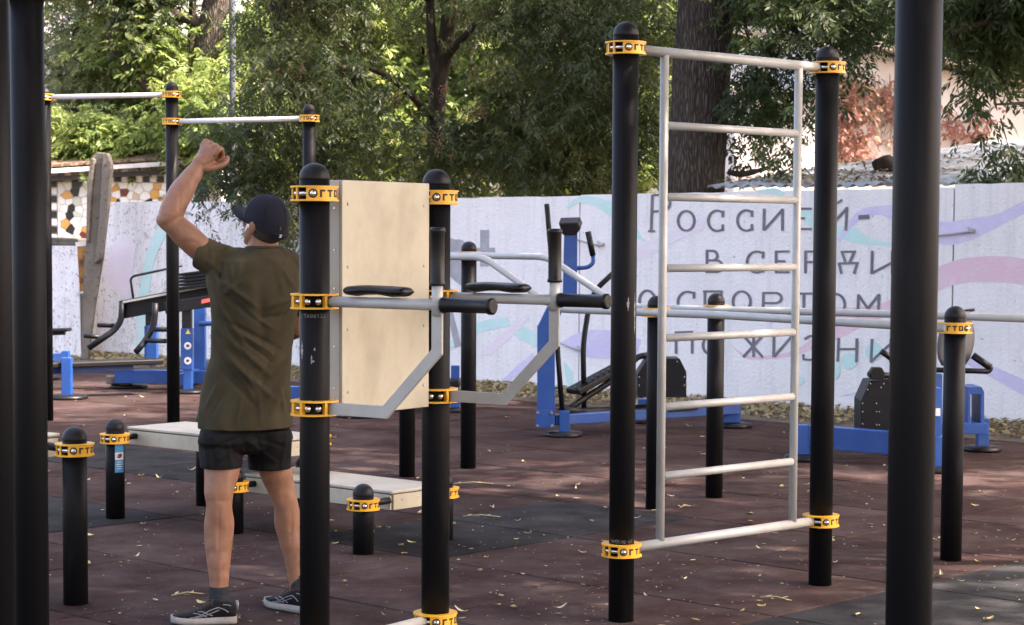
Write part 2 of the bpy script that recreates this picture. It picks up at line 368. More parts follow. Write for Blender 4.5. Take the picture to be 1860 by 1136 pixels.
def area(top, bot, m, name='painted_band', org=(0,0), sc_=1.0, smooth=True):
    lay[0] += .00013
    def cv(q):
        q = [V((org[0]+x/sc_, org[1]+y/sc_, 0)) for x, y in q]
        return smooth_path(q, 6) if smooth and len(q) > 2 else smooth_path(q, 8)
    def res(q, n=28):
        d = [0]
        for a, b in zip(q, q[1:]): d.append(d[-1]+(b-a).length)
        out = []
        for k in range(n):
            s = d[-1]*k/(n-1); j = max(0, min(len(q)-2, np.searchsorted(d, s)-1)); t = (s-d[j])/max(1e-6, d[j+1]-d[j]); out.append(q[j].lerp(q[j+1], min(1, t)))
        return out
    a, b = res(cv(top)), res(cv(bot)); mb = MB(); vs = []; fs = []
    for p, q in zip(a, b): vs += [wp(p.x, p.y, lay[0]), wp(q.x, q.y, lay[0])]
    for k in range(len(a)-1): fs.append((2*k, 2*k+1, 2*k+3, 2*k+2))
    mb.add(vs, fs); return part(name, mb, m, wall)
def disc(px, py, rx, ry, m, name='painted_dot'):
    lay[0] += .00013; mb = MB(); n = 28
    vs = [wp(px+rx*math.cos(2*math.pi*k/n), py+ry*math.sin(2*math.pi*k/n), lay[0]) for k in range(n)]
    mb.add(vs, [tuple(range(n))]); return part(name, mb, m, wall)
Z7 = ((1600,320), 3.788); Z3 = ((1100,330), 3.246); Z6 = ((810,340), 2.99); ZR = ((1420,560), 3.786); Z4 = ((0,380), 2.989)
area([(-330,900),(0,880),(380,640),(480,590),(620,560),(830,550),(985,570),(1300,640)], [(-330,1080),(60,960),(380,800),(500,750),(680,730),(985,750),(1300,830)], P_PINK, org=Z7[0], sc_=Z7[1])
area([(0,205),(385,310),(560,300),(800,260),(985,170),(1300,40)], [(0,265),(385,460),(560,460),(750,380),(985,260),(1300,130)], P_PURP, org=Z7[0], sc_=Z7[1])
area([(730,950),(800,1010),(900,1030),(1100,1000),(1250,910),(1400,840),(1690,690)], [(735,960),(820,1040),(900,1050),(1100,1030),(1300,960),(1450,890),(1690,770)], P_PINK, org=Z3[0], sc_=Z3[1])
area([(1135,175),(1215,165)], [(1180,250),(1222,270)], P_TEAL, org=Z3[0], sc_=Z3[1])
area([(1340,262),(1470,275),(1560,335),(1690,362)], [(1340,325),(1420,350),(1560,375),(1690,376)], P_TEAL, org=Z3[0], sc_=Z3[1])
area([(1365,340),(1440,230),(1520,160),(1690,138)], [(1380,362),(1460,262),(1540,205),(1690,192)], P_PURP, org=Z3[0], sc_=Z3[1])
area([(890,52),(1000,38),(1060,66)], [(900,66),(980,72),(1045,95)], P_TEAL, org=Z3[0], sc_=Z3[1])
area([(180,270),(215,330),(235,352)], [(180,330),(205,345),(232,354)], P_TEAL, org=Z3[0], sc_=Z3[1])
area([(60,450),(350,310),(610,195)], [(60,540),(400,360),(570,290)], P_PALE, org=Z3[0], sc_=Z3[1])
area([(0,110),(30,110)], [(0,190),(30,190)], P_TEAL, org=Z3[0], sc_=Z3[1])
area([(150,745),(250,715),(335,710)], [(150,800),(260,770),(350,755)], P_TEAL, org=Z6[0], sc_=Z6[1])
area([(345,765),(430,762),(510,810)], [(360,795),(430,840),(500,880)], P_TEAL, org=Z6[0], sc_=Z6[1])
area([(190,910),(330,770),(440,680)], [(240,915),(360,810),(450,710)], P_PALE, org=Z6[0], sc_=Z6[1])
area([(620,845),(740,785),(900,780),(1060,830)], [(640,860),(760,920),(900,930),(1040,900)], P_PURP, org=Z6[0], sc_=Z6[1])
area([(640,945),(685,1000),(690,1050)], [(640,965),(655,1050),(690,1110)], P_TEAL, org=Z6[0], sc_=Z6[1])
area([(650,110),(715,55),(800,52),(940,90)], [(665,115),(735,85),(830,115),(940,200)], P_TEAL, org=Z6[0], sc_=Z6[1])
area([(290,1060),(400,960),(470,900)], [(310,1070),(430,990),(490,930)], P_PURP, org=Z6[0], sc_=Z6[1])
area([(20,840),(45,820)], [(25,890),(50,860)], P_TEAL, org=Z6[0], sc_=Z6[1])
area([(1200,300),(1420,385),(1666,490),(1900,570)], [(1200,345),(1430,470),(1666,600),(1900,690)], P_PURP, org=ZR[0], sc_=ZR[1])
area([(400,600),(500,580),(600,535)], [(400,606),(500,596),(600,565)], P_PURP, org=ZR[0], sc_=ZR[1])
area([(860,95),(800,220),(765,400),(745,560),(742,800)], [(910,125),(845,260),(815,420),(795,560),(785,800)], P_TEAL, org=Z4[0], sc_=Z4[1])
area([(640,140),(590,260),(560,380)], [(740,190),(720,340),(700,500)], P_PALE, org=Z4[0], sc_=Z4[1])
area([(980,925),(1060,895),(1150,890)], [(985,935),(1060,985),(1150,1040)], P_PURP, org=(270,240), sc_=4.057)
for q in ((1588,639,16,16), (1542,656,15,15), (1453,692,8,7), (1511,672,15,20), (1484,682,10,12)): disc(*q, P_TEAL)
# grey athlete figure
area([(815,432),(826,435),(842,440)], [(815,500),(828,512),(842,522)], P_LG, 'painted_figure'); disc(833,448,14,13, P_LG, 'painted_figure')
area([(812,566),(822,566)], [(826,632),(838,628)], P_LG, 'painted_figure', smooth=False)
area([(872,418),(888,418)], [(872,484),(887,484)], P_LG, 'painted_figure', smooth=False); area([(858,451),(899,450)], [(858,459),(899,459)], P_LG, 'painted_figure', smooth=False)
# lettering, stroke by stroke, one object per letter
def arc(cx, cy, rx, ry, a0=0, a1=360, n=22): return [(cx+rx*math.cos(R(a0+(a1-a0)*k/n)), cy+ry*math.sin(R(a0+(a1-a0)*k/n))) for k in range(n+1)]
lay[0] = .0058
def letter(strokes, wd=13):
    mb = MB()
    for si, s in enumerate(strokes):
        s = [V((Z3[0][0]+x/Z3[1], Z3[0][1]+y/Z3[1], 0)) for x, y in s]; hw = wd/Z3[1]/2; vs = []; fs = []
        for i, p in enumerate(s):
            t = (s[min(i+1,len(s)-1)]-s[max(i-1,0)]).normalized(); nn = V((-t.y, t.x, 0))
            k = hw*(1.0+.28*abs(nn.x))*(1+.10*mnoise.noise(V((p.x*.3, p.y*.3, si))))
            for q in (p+nn*k, p-nn*k): vs.append(wp(q.x, q.y, lay[0]+.00008*si))
        for i in range(len(s)-1): fs.append((2*i, 2*i+1, 2*i+3, 2*i+2))
        mb.add(vs, fs)
    part('letter', mb, P_GREY, wall)
def Cc(x, y, w_=50, h=60): return [arc(x+w_*.25, y, w_*1.05, h, -62, -298), [(x+w_*.92, y-h), (x+w_*.9, y-h*.35)], [(x+w_*.9, y+h*.35), (x+w_*.9, y+h)]]
letter([[(275,78),(268,292)], [(250,293),(292,293)], [(275,80)]+arc(335,125,44,47,-90,90)+[(280,178)]])
letter([arc(475,232,48,58)]); letter(Cc(645,232)); letter(Cc(817,230))
letter([[(935,160),(932,290)], [(1042,160),(1042,290)], [(935,286),(1042,166)]])
letter([[(1118,155),(1118,284)], [(1112,160),(1215,160)], [(1118,217),(1175,217)], [(1112,280),(1215,280)]])
letter([[(1305,150),(1302,288)], [(1422,150),(1415,290)], [(1305,284),(1422,158)], [(1330,108),(1360,130),(1396,108)]])
letter([[(1490,212),(1555,208)]], 26)
letter([[(597,405),(597,537)], [(592,408)]+arc(632,437,26,28,-90,90)+[(597,465)], [(600,465)]+arc(650,499,38,34,-90,90)+[(588,534)]])
letter(Cc(878,475,55,62)); letter([[(1005,410),(1005,536)], [(998,414),(1085,412)], [(1005,470),(1060,470)], [(998,535),(1085,535)]])
letter([[(1178,408),(1178,541)], [(1172,413)]+arc(1230,444,32,31,-90,90)+[(1178,475)]])
letter([[(1385,415),(1476,413)], [(1393,415),(1414,478)], [(1466,415),(1438,478)], [(1368,484),(1492,480)], [(1376,484),(1390,544)], [(1482,482),(1464,544)]])
letter([[(1572,408),(1568,546)], [(1568,541),(1690,478)], [(1690,408),(1690,546)]])
letter([arc(245,705,46,62)]); letter(Cc(470,712,55,62)); letter([[(585,645),(585,772)], [(574,648),(692,648)], [(680,648),(680,772)]])
letter([arc(802,708,52,60)]); letter([[(930,652),(928,775)], [(924,657)]+arc(1000,687,36,30,-90,90)+[(930,717)]])
letter([[(1120,662),(1218,660)], [(1168,662),(1168,775)]]); letter([arc(1355,725,55,62)])
letter([[(1490,665),(1486,800)], [(1490,668),(1546,750)], [(1546,750),(1610,668)], [(1612,663),(1606,800)]])
letter([[(415,890),(415,1016)], [(510,890),(510,1016)], [(408,890),(516,887)]]); letter([arc(612,965,38,50)])
letter([[(872,905),(872,1036)], [(815,912),(926,1036)], [(926,908),(810,1036)]]); letter([[(992,905),(990,1036)], [(1100,905),(1100,1036)], [(992,1034),(1100,910)]])
letter([[(1166,1018),(1166,1048),(1205,1052)]+arc(1215,1012,42,36,80,-80)+arc(1210,945,40,34,80,-100)+[(1172,930)]])
letter([[(1374,922),(1368,1062)], [(1482,925),(1478,1066)], [(1374,988),(1480,988)]]); letter([[(1571,928),(1565,1068)], [(1565,1062),(1682,955)], [(1682,928),(1680,1068)]])
for q in ([(1640,432),(1702,428),(1762,422)], [(1045,435),(1089,447)], [(1017,624),(1052,637)]):
    mb = MB(); mb.tube([wp(x, y, .03) for x, y in q], .009, 8); a = wp(*q[-1], .0); mb.tube([wp(q[-1][0]-3, q[-1][1]-8, .02), wp(*q[-1], .05), wp(q[-1][0]+8, q[-1][1]-4, .0)], .012, 8)
    part('anchor_rod', mb, M['plate'], wall)
# ================================================================== far left: low wall, leaning post, mosaic building
YL = 25.6
p1, p2 = at(40, 600, YL+.6), at(147, 600, YL)
low = thing('low_wall', 'low pale grey concrete wall left of the leaning post', 'wall', (p2.x, p2.y, 0))
d = V((p2.x-p1.x, p2.y-p1.y, 0)); ztop = at(120, 447, YL).z; n_ = V((d.y, -d.x, 0)).normalized()*-1
mb = MB(); mb.prism([(p1.x,p1.y,-.05), (p2.x,p2.y,-.05), (p2.x-.03,p2.y,ztop-.3), (p2.x,p2.y,ztop), (p1.x,p1.y,ztop)], n_*.14); part('wall_panel', mb, M['worn'], low)
mb = MB(); mb.prism([(p1.x,p1.y,ztop+.003), (p2.x,p2.y,ztop+.003), (p2.x-.04,p2.y,ztop+.10), (p1.x,p1.y,ztop+.13)], n_*.2); part('coping', mb, M['concrete'], low, .02)
M['rust'] = mat('rusty_steel', (.30,.15,.035), .8, (.10,.045,.02), 9, lo=.42, hi=.62, bump=.4, bscale=30)
post = thing('concrete_post', 'tall leaning grey concrete post with a grooved face', 'post', (at(160,660,24.9).x, 24.9, 0))
def PP(x, y): return at(x, y, 24.9)
mb = MB(); mb.prism([PP(148,655), PP(160,655), PP(172,560), PP(187,470), PP(197,380), PP(204,300), PP(196,279), PP(178,276), PP(166,286), PP(160,330), PP(156,440), PP(153,480), PP(150,560)], (-.03,.22,0)); part('shaft', mb, M['concrete'], post, .02)
for xs in ([(186,470),(197,380),(204,300),(198,280),(188,278),(186,320),(181,400),(173,480)], [(160,332),(167,287),(173,290),(168,340),(162,440),(158,440)]):
    mb = MB(); mb.prism([PP(x, y)+V((0,-.075,0)) for x, y in xs], (.02,.09,0)); part('rib', mb, M['concrete'], post, .012)
rs = thing('rusty_channel', 'orange rusted steel strip in the gap beside the leaning post', 'steel strip', (at(150,600,25.2).x, 25.2, 0))
mb = MB(); mb.prism([at(x, y, 25.3) for x, y in ((140,448),(166,446),(161,528),(145,530))], (0,.05,0)); part('upper_plate', mb, M['rust'], rs)
mb = MB(); mb.prism([at(x, y, 25.32) for x, y in ((145,534),(160,532),(157,660),(148,660))], (0,.05,0)); part('lower_plate', mb, M['concrete'], rs)
mb = MB(); mb.beam(at(138,444,25.1), at(172,441,25.1), .06, .05); part('cross_bar', mb, M['white'], rs)
# mosaic building
ma, mbq = at(20, 400, 28.2), at(402, 400, 28.75); ma.z = mbq.z = 0; md = (mbq-ma).normalized(); mn = V((md.y, -md.x, 0)); ML = (mbq-ma).length
mos = thing('mosaic_building', 'low outbuilding faced with broken tile mosaic under a leaf covered roof', 'building', ma)
def mp(s, z, off=0): return ma+md*s+V((0,0,z))+mn*off
def sz(px, py):
    dd = ray(px, py); c = V((0,0,EYE)); t = (ma-c).dot(mn)/dd.dot(mn); q = c+dd*t; return (q-ma).dot(md), q.z
EZ = sz(200, 311)[1]
mb = MB(); mb.prism([mp(0,0), mp(ML,0), mp(ML,EZ+.25), mp(0,EZ-.05)], -mn*3); part('wall', mb, mat('mosaic_mortar', (.42,.40,.36), .9, (.3,.28,.25), 12), mos)
fz0, fz1 = sz(95,312)[1], sz(300,299)[1]; s0, s1 = sz(95,312)[0], sz(300,299)[0]; sl = (fz1-fz0)/(s1-s0)
def ez(s): return fz0+sl*(s-s0)
mb = MB(); mb.beam(mp(-.5, ez(-.5), .28), mp(ML+.5, ez(ML+.5), .28), .05, .062); part('fascia', mb, M['white'], mos)
mb = MB(); mb.beam(mp(-.5, ez(-.5)-.11, .2), mp(ML+.5, ez(ML+.5)-.11, .2), .09, .07); part('eave_beam', mb, mat('dark_eave_timber', (.03,.025,.02), .9), mos)
M['littered'] = mat('roof_with_leaf_litter', (.10,.06,.035), .95, (.26,.20,.14), 16, lo=.42, hi=.62, bump=.8, bscale=26)
mb = MB(); mb.prism([mp(-.5, ez(-.5)+.055, .31), mp(ML+.5, ez(ML+.5)+.055, .31), mp(ML+.5, ez(ML+.5)+.50, -2.4), mp(-.5, ez(-.5)+.56, -2.4)], (0,0,.04)); part('roof', mb, M['littered'], mos)
tcol = {'w': mat('white_mosaic_tile', (.80,.80,.78), .25, (.74,.75,.74), 2), 'o': mat('orange_mosaic_tile', (.62,.30,.06), .3, (.66,.40,.14), 2), 'k': mat('black_mosaic_tile', (.016,.015,.018), .25), 'm': mat('maroon_mosaic_tile', (.16,.03,.022), .3), 'g': mat('pale_green_mosaic_tile', (.5,.58,.5), .3), 'b': mat('beige_mosaic_tile', (.55,.45,.34), .4)}
def clip(poly, p, q):                                    # keep the side nearer p than q
    m_ = ((p[0]+q[0])/2, (p[1]+q[1])/2); nx, nz = q[0]-p[0], q[1]-p[1]; out = []
    for i in range(len(poly)):
        a, b = poly[i], poly[(i+1) % len(poly)]
        da = (a[0]-m_[0])*nx+(a[1]-m_[1])*nz; db = (b[0]-m_[0])*nx+(b[1]-m_[1])*nz
        if da <= 0: out.append(a)
        if da*db < 0: t = da/(da-db); out.append((a[0]+(b[0]-a[0])*t, a[1]+(b[1]-a[1])*t))
    return out
ms0, ms1 = sz(105,400)[0], sz(372,400)[0]; mz0, mz1 = sz(150,452)[1], EZ-.16
pts = []; step = .112
iz = 0; z = mz0
while z < mz1:
    s = ms0 + (step/2 if iz % 2 else 0)
    while s < ms1: pts.append((s+rng.uniform(-.05,.05), z+rng.uniform(-.05,.05))); s += step
    z += step*.88; iz += 1
for i, p in enumerate(pts):
    poly = [(ms0,mz0),(ms1,mz0),(ms1,mz1),(ms0,mz1)]
    for q in pts:
        if q is not p and abs(q[0]-p[0]) < .5 and abs(q[1]-p[1]) < .5: poly = clip(poly, p, q)
    if len(poly) < 3: continue
    cx = sum(a[0] for a in poly)/len(poly); cz = sum(a[1] for a in poly)/len(poly)
    poly = [(cx+(a[0]-cx)*.93, cz+(a[1]-cz)*.93) for a in poly]
    c = rng.choices('wokmgb', (54,20,11,7,5,3))[0]
    mb = MB(); mb.prism([mp(a, b, .002) for a, b in poly], mn*rng.uniform(.008,.016)); part('mosaic_tile', mb, tcol[c], mos)
k = 0; s = ms0
while s < ms1:                                           # border course along the top, black and white by turns
    mb = MB(); mb.prism([mp(s,mz1+.008,.002), mp(s+.085,mz1+.008,.002), mp(s+.085,mz1+.085+.1*(k%2),.002), mp(s,mz1+.085+.1*(k%2),.002)], mn*.013); part('border_tile', mb, tcol['kw'[k%2]], mos); s += .1; k += 1
z = mz0; k = 0
while z < mz1:
    mb = MB(); mb.prism([mp(ms0-.012,z,.002), mp(ms0-.012,z+.09,.002), mp(ms0-.16+.05*(k%2),z+.09,.002), mp(ms0-.16+.05*(k%2),z,.002)], mn*.013); part('border_tile', mb, tcol['kw'[k%2]], mos); z += .11; k += 1
# ================================================================== right: shed roof, pale house
M['sheet'] = mat('pale_blue_roof_sheet', (.30,.36,.385), .75, (.12,.10,.08), 2.2, lo=.46, hi=.62, detail=9, bump=.2, bscale=40)
se0, se1 = at(1285, 338, 19.9), at(2050, 338, 17.0)
se0.z = 2.14; se1.z = 2.14
shed = thing('shed', 'shed with pale blue corrugated roof behind the painted wall', 'shed', (se0.x, se0.y, 0))
ed = (se1-se0); ed.z = 0; EL = ed.length; ed.normalize(); up_ = V((-ed.y, ed.x, 0)); up_ = up_ if up_.y > 0 else -up_
nx_, ny_ = 300, 10; vs = np.zeros(((nx_+1)*(ny_+1), 3)); k = 0
for j in range(ny_+1):
    for i in range(nx_+1):
        s = EL*i/nx_; t = 6.2*j/ny_; p = se0+ed*s+up_*t; p.z += .115*t+.016*math.sin(s*2*math.pi/.15)+.012*mnoise.noise(V((s, t, 0)))
        vs[k] = p-V((se0.x, se0.y, 0)); k += 1
q = np.array([[j*(nx_+1)+i, j*(nx_+1)+i+1, (j+1)*(nx_+1)+i+1, (j+1)*(nx_+1)+i] for j in range(ny_) for i in range(nx_)])
o = link('corrugated_roof', raw_mesh('corrugated_roof', vs, q, M['sheet']), shed); o.modifiers.new('solid', 'SOLIDIFY').thickness = .012
mb = MB(); mb.prism([V((p.x,p.y,-.03)) for p in (se0+ed*.1+up_*.15, se0+ed*(EL-.1)+up_*.15, se0+ed*(EL-.1)+up_*6, se0+ed*.1+up_*6)], (0,0,2.08)); part('shed_wall', mb, mat('dark_shed_wall', (.10,.085,.07), .9, (.16,.14,.12), 5), shed)
M['plaster'] = mat('pinkish_white_plaster', (.66,.63,.635), .85, (.56,.52,.50), 1.4, lo=.4, hi=.75, bump=.15, bscale=20)
ha, hb = at(1490, 200, 28.9), at(1900, 200, 30.6); ha.z = hb.z = 0
hd = (hb-ha).normalized(); hn = V((hd.y, -hd.x, 0)); HL = (hb-ha).length
house = thing('pale_house', 'pinkish white rendered house standing behind the shed roof', 'house', ha)
def hp(s, z, off=0): return ha+hd*s+V((0,0,z))+hn*off
mb = MB(); mb.prism([hp(0,0), hp(HL,0), hp(HL,3.85), hp(0,4.48)], -hn*4); part('wall', mb, M['plaster'], house)
mb = MB(); mb.prism([hp(-.2,4.53,.36), hp(HL+.3,3.84,.36), hp(HL+.3,4.14,-2.4), hp(-.2,4.83,-2.4)], (0,0,.09)); part('roof', mb, mat('cream_roof_sheet', (.46,.42,.34), .7, (.36,.31,.23), 6), house)
oa, ob_ = at(1335, 200, 28.2), at(1500, 200, 28.6); oz = at(1400, 172, 28.2).z
oh = thing('outbuilding', 'low white outbuilding glimpsed through leaves right of the large trunk', 'outbuilding', (oa.x, oa.y, 0))
mb = MB(); mb.prism([(oa.x,oa.y,0), (ob_.x,ob_.y,0), (ob_.x,ob_.y,oz), (oa.x,oa.y,oz)], (.2,2,0)); part('wall', mb, M['plaster'], oh)
mb = MB(); mb.prism([(oa.x-.2,oa.y-.25,oz+.01), (ob_.x+.1,ob_.y-.25,oz+.01), (ob_.x+.3,ob_.y+2.2,oz+.25), (oa.x,oa.y+2.2,oz+.25)], (0,0,.07)); part('roof', mb, mat('grey_sheet_roof', (.2,.2,.2), .8), oh)
# grey pole and a glimpsed house on the left
M['polegrey'] = mat('grey_pole_paint', (.065,.075,.085), .8, (.055,.062,.07), 6, spec=.08)
pp_ = at(423, 300, 27.2); mb = MB(); mb.tube([(pp_.x, 27.2, -.03), (pp_.x, 27.2, 3.3), (pp_.x, 27.2, 3.36), (pp_.x, 27.2, 9)], [.058,.058,.044,.044], 14)
single('lamp_pole', mb, M['polegrey'], 'slim grey metal pole rising behind the bright shrubs', 'pole', (pp_.x, 27.2, 0))
ga, gb = at(60, 200, 37), at(350, 200, 36)
gh = thing('grey_house', 'grey white house glimpsed through the leaves on the left', 'house', (ga.x, ga.y, 0))
mb = MB(); mb.prism([(ga.x,ga.y,0), (gb.x,gb.y,0), (gb.x,gb.y,5.0), (ga.x,ga.y,5.0)], (.3,4,0)); part('wall', mb, mat('grey_white_render', (.60,.60,.62), .85, (.5,.5,.52), 2), gh)
mb = MB()
for k in range(9): mb.box(at(148, 20+k*9, 36.6)+V((-.1,-.1,0)), (.9,.05,.045))
part('shutter', mb, mat('blue_grey_shutter', (.25,.29,.38), .5), gh)['kind'] = 'stuff'
mb = MB(); mb.prism([(ga.x-.3,ga.y-.5,5.03), (gb.x+.3,gb.y-.5,5.03), (gb.x+.6,gb.y+4.5,6.4), (ga.x,ga.y+4.5,6.4)], (0,0,.12)); part('roof', mb, mat('grey_roof', (.2,.19,.19), .8), gh)
# ================================================================== bolted ring clamps
PR = .054
def cyl(mb, r0, r1, z0, z1, a0, a1, n=10, closed=False):
    vs = []; fs = []
    for i in range(n+1):
        a = R(a0+(a1-a0)*i/n-90); c, s = math.cos(a), math.sin(a)
        vs += [(r0*c,r0*s,z0), (r1*c,r1*s,z0), (r1*c,r1*s,z1), (r0*c,r0*s,z1)]
    for i in range(n):
        b = 4*i
        for k in range(4): fs.append((b+k, b+(k+1)%4, b+4+(k+1)%4, b+4+k)[::-1])
    if not closed: fs += [(0,1,2,3), (4*n+3,4*n+2,4*n+1,4*n)]
    mb.add(vs, fs)
def ring_mesh(kind):
    mb = MB()
    for z in (-.027, .021): cyl(mb, .0535, .086, z, z+.006, 0, 360, 40, True)
    if kind == 'plain':
        for k in range(3):
            for a, b in ((-66,-58), (-34,-27), (32,39)): cyl(mb, .062, .083, -.0212, .0212, 120*k+a, 120*k+b, 2)
    else:
        for k in range(2):
            for a, b in ((-62, 36), (-94,-88), (-120,-114)):
                if kind == 'mirrored': a, b = -b, -a
                cyl(mb, .076, .082, -.0212, .0212, 180*k+a, 180*k+b, 14 if b-a > 20 else 2)
    return mb.mesh('collar', M['yellow'])
def let_mesh():
    mb = MB()
    for s0, s1, z0, z1 in ((-.040,-.0325,-.013,.013), (-.0325,-.020,.006,.013), (-.011,.013,.0065,.013), (-.0025,.0045,-.013,.0065), (.0215,.0285,-.013,.013), (.0365,.0435,-.013,.013), (.0285,.0365,.0065,.013), (.0285,.0365,-.013,-.0065)):
        k = 180/math.pi/.0825; cyl(mb, .0815, .0828, z0, z1, s0*k, s1*k, 3)
    return mb.mesh('lettering', M['hole'])
def hole_mesh():
    mb = MB(); n = 18; vs = []
    for i in range(n):
        a = 2*math.pi*i/n; s = .0165*math.cos(a); z = .0165*math.sin(a); ph = s/.0826-math.pi/2; vs.append((.0826*math.cos(ph), .0826*math.sin(ph), z))
    mb.add(vs, [tuple(range(n))]); return mb.mesh('bolt_hole', M['hole'])
def bolt_mesh(kind):
    mb = MB()
    if kind == 'head':
        mb.lathe([(.012,0),(.012,.004),(.0085,.010),(.004,.0125)], (0,0,0), 10, (0,-1,0))
    else: mb.tube([(-.022,0,0), (.022,0,0)], .0085, 10)
    return mb.mesh('bolt', M['steel'])
RM = {k: ring_mesh(k) for k in ('letters', 'mirrored', 'plain')}; LM = let_mesh(); HM = hole_mesh(); BH = bolt_mesh('head'); BS = bolt_mesh('shank')
def rot2(r, deg): a = R(deg-90); return (r*math.cos(a), r*math.sin(a), 0)
def collar(parent, x, y, z, yaw=0, kind='letters'):
    c = link('collar', RM[kind], parent, V((x,y,z))-wloc(parent), R(yaw))
    if kind == 'plain':
        for o in (0, 120, 240): link('bolt', BH, c, rot2(.072, o-13), R(o-13)); link('bolt', BH, c, rot2(.072, o+16), R(o+16)); link('bolt', BS, c, rot2(.071, o-46), R(o-46))
    else:
        m = -1 if kind == 'mirrored' else 1
        for o in (0, 180):
            link('lettering', LM, c, (0,0,0), R(o)); link('bolt_hole', HM, c, (0,0,0), R(o-45*m))
            link('bolt', BH, c, rot2(.0822, o-45*m), R(o-45*m)); link('bolt', BS, c, rot2(.071, o-75*m), R(o-75*m)); link('bolt', BS, c, rot2(.071, o-104*m), R(o-104*m))
    return c
def pole(parent, x, y, top, r=PR, base=-.02):
    mb = MB(); mb.lathe([(r,base), (r,.5*top), (r,top-r*1.02)], (x,y,0), 32)
    p = part('post', mb, M['black'], parent)
    mb = MB(); n = 9; R2 = r*1.005
    mb.lathe([(R2, top-r*1.02-.004)]+[(max(.0004,R2*math.cos(math.pi/2*i/n)), top-r*1.0+r*math.sin(math.pi/2*i/n)) for i in range(n+1)], (x,y,0), 32)
    part('post_cap', mb, M['blackcap'], p); return p
# ---- ladder
P3, P4 = at(1132.7, 568, 8.36), at(1496.5, 568, 9.27)
P3.z = P4.z = 0; lu = (P4-P3).normalized()
lad = thing('wall_ladder', 'light grey tube ladder bolted between two tall black posts with yellow clamps', 'climbing ladder', P3)
pole(lad, P3.x, P3.y, 2.53); pole(lad, P4.x, P4.y, 2.52)
TOPZ, BOTZ = 2.418, .305
def LP(s, z): return P3+lu*s+V((0,0,z))
LL = (P4-P3).length
for z, nm in ((TOPZ, 'top_rail'), (BOTZ, 'bottom_rail')):
    mb = MB(); mb.tube([LP(.075, z), LP(LL-.075, z)], .0215, 14); part(nm, mb, M['tube'], lad)
for s in (.238, 1.135):
    mb = MB(); mb.tube([LP(s, BOTZ+.012), LP(s, TOPZ-.012)], .019, 14); part('stile', mb, M['tube'], lad)
for z in (2.108, 1.803, 1.497, 1.197, .899, .598):
    mb = MB(); mb.tube([LP(.252, z), LP(1.121, z)], .0175, 14); part('rung', mb, M['tube'], lad)
for p, z, yw in ((P3,TOPZ,42), (P3,BOTZ,40), (P4,TOPZ,46), (P4,BOTZ,46)): collar(lad, p.x, p.y, z, yw+8)
for x, y, k in ((1104,994,5), (1112,995,4), (1121,993,6), (1131,994,3), (1140,994,5)): pass
# ---- dip station with backboard
P1, P2 = at(571.5, 700, 7.05), at(791.8, 700, 7.63); P1.z = P2.z = 0
du_ = (P2-P1).normalized(); dv_ = V((du_.y, -du_.x, 0))
dip = thing('dip_station', 'dip bars with black grips and a cream backboard on two domed black posts', 'exercise station', P1)
pole(dip, P1.x, P1.y, 1.887); pole(dip, P2.x, P2.y, 1.887)
for p in (P1, P2):
    collar(dip, p.x, p.y, 1.778, 47); collar(dip, p.x, p.y, 1.397, 0, 'plain'); collar(dip, p.x, p.y, 1.018, 0, 'plain'); collar(dip, p.x, p.y, .145, 50)
def DP(p, s, z, u=0): return p+dv_*s+du_*u+V((0,0,z))
for p in (P1, P2):
    mb = MB(); mb.tube([DP(p,.074,1.397), DP(p,.57,1.397)], .0195, 16); mb.tube([DP(p,.55,1.36), DP(p,.55,1.47)], .0195, 16); part('arm', mb, M['tube'], dip)
    mb = MB(); mb.lathe([(.024,1.462),(.0275,1.463),(.0275,1.472),(.0245,1.476),(.0245,1.640),(.0275,1.644),(.0275,1.656),(.022,1.660)], DP(p,.55,0), 20); part('upright_grip', mb, M['rubber'], dip)
    mb = MB(); mb.lathe([(.024,0),(.0275,.001),(.0275,.010),(.0245,.014),(.0245,.190),(.0285,.194),(.0285,.208),(.022,.213)], DP(p,.574,1.397), 20, dv_); part('forward_grip', mb, M['rubber'], dip)
    rings = []
    for s, wd, h in ((.158,.030,.010),(.165,.040,.016),(.20,.047,.019),(.25,.045,.017),(.30,.040,.016),(.36,.047,.019),(.41,.046,.017),(.424,.034,.009)):
        rings.append((DP(p, s, 1.438+(.004 if .22 < s < .33 else 0)), du_*wd, V((0,0,h))))
    mb = MB(); mb.loft(rings, 20); part('arm_pad', mb, M['rubber'], dip)
    pl = [(.072,1.04),(.315,1.04),(.528,1.245),(.528,1.385),(.572,1.385),(.572,1.228),(.333,.996),(.072,.996)]
    mb = MB(); mb.prism([DP(p, a, b, -.005) for a, b in pl], du_*.010); part('strut', mb, M['plate'], dip, .0015)
mb = MB(); _d = (P2-P1).length; mb.tube([P1+du_*.075+V((0,0,.148)), P1+du_*(_d-.075)+V((0,0,.148))], .0195, 14); part('foot_rail', mb, M['tube'], dip)
def BP(s, v, z): return P1+du_*s+dv_*v+V((0,0,z))
b0, b1, bz0, bz1 = .112, .622, .98, 1.829
mb = MB(); mb.prism([BP(b0,.022,bz0), BP(b1,.022,bz0), BP(b1,.022,bz1), BP(b0,.022,bz1)], dv_*.012); bd = part('backboard', mb, M['ply'], dip, .0025)
mb = MB(); mb.prism([BP(b0+.002,.0195,bz0+.002), BP(b1-.002,.0195,bz0+.002), BP(b1-.002,.0195,bz1-.002), BP(b0+.002,.0195,bz1-.002)], dv_*.0022); part('dark_edge', mb, M['plyedge'], bd)
mb = MB(); mb.prism([BP(b0+.004,.019,bz0), BP(b0+.004,.019,bz1), BP(b0+.004,-.030,bz1), BP(b0+.004,-.030,bz0)], du_*.02); sp_ = part('side_panel', mb, M['alu'], dip, .002)
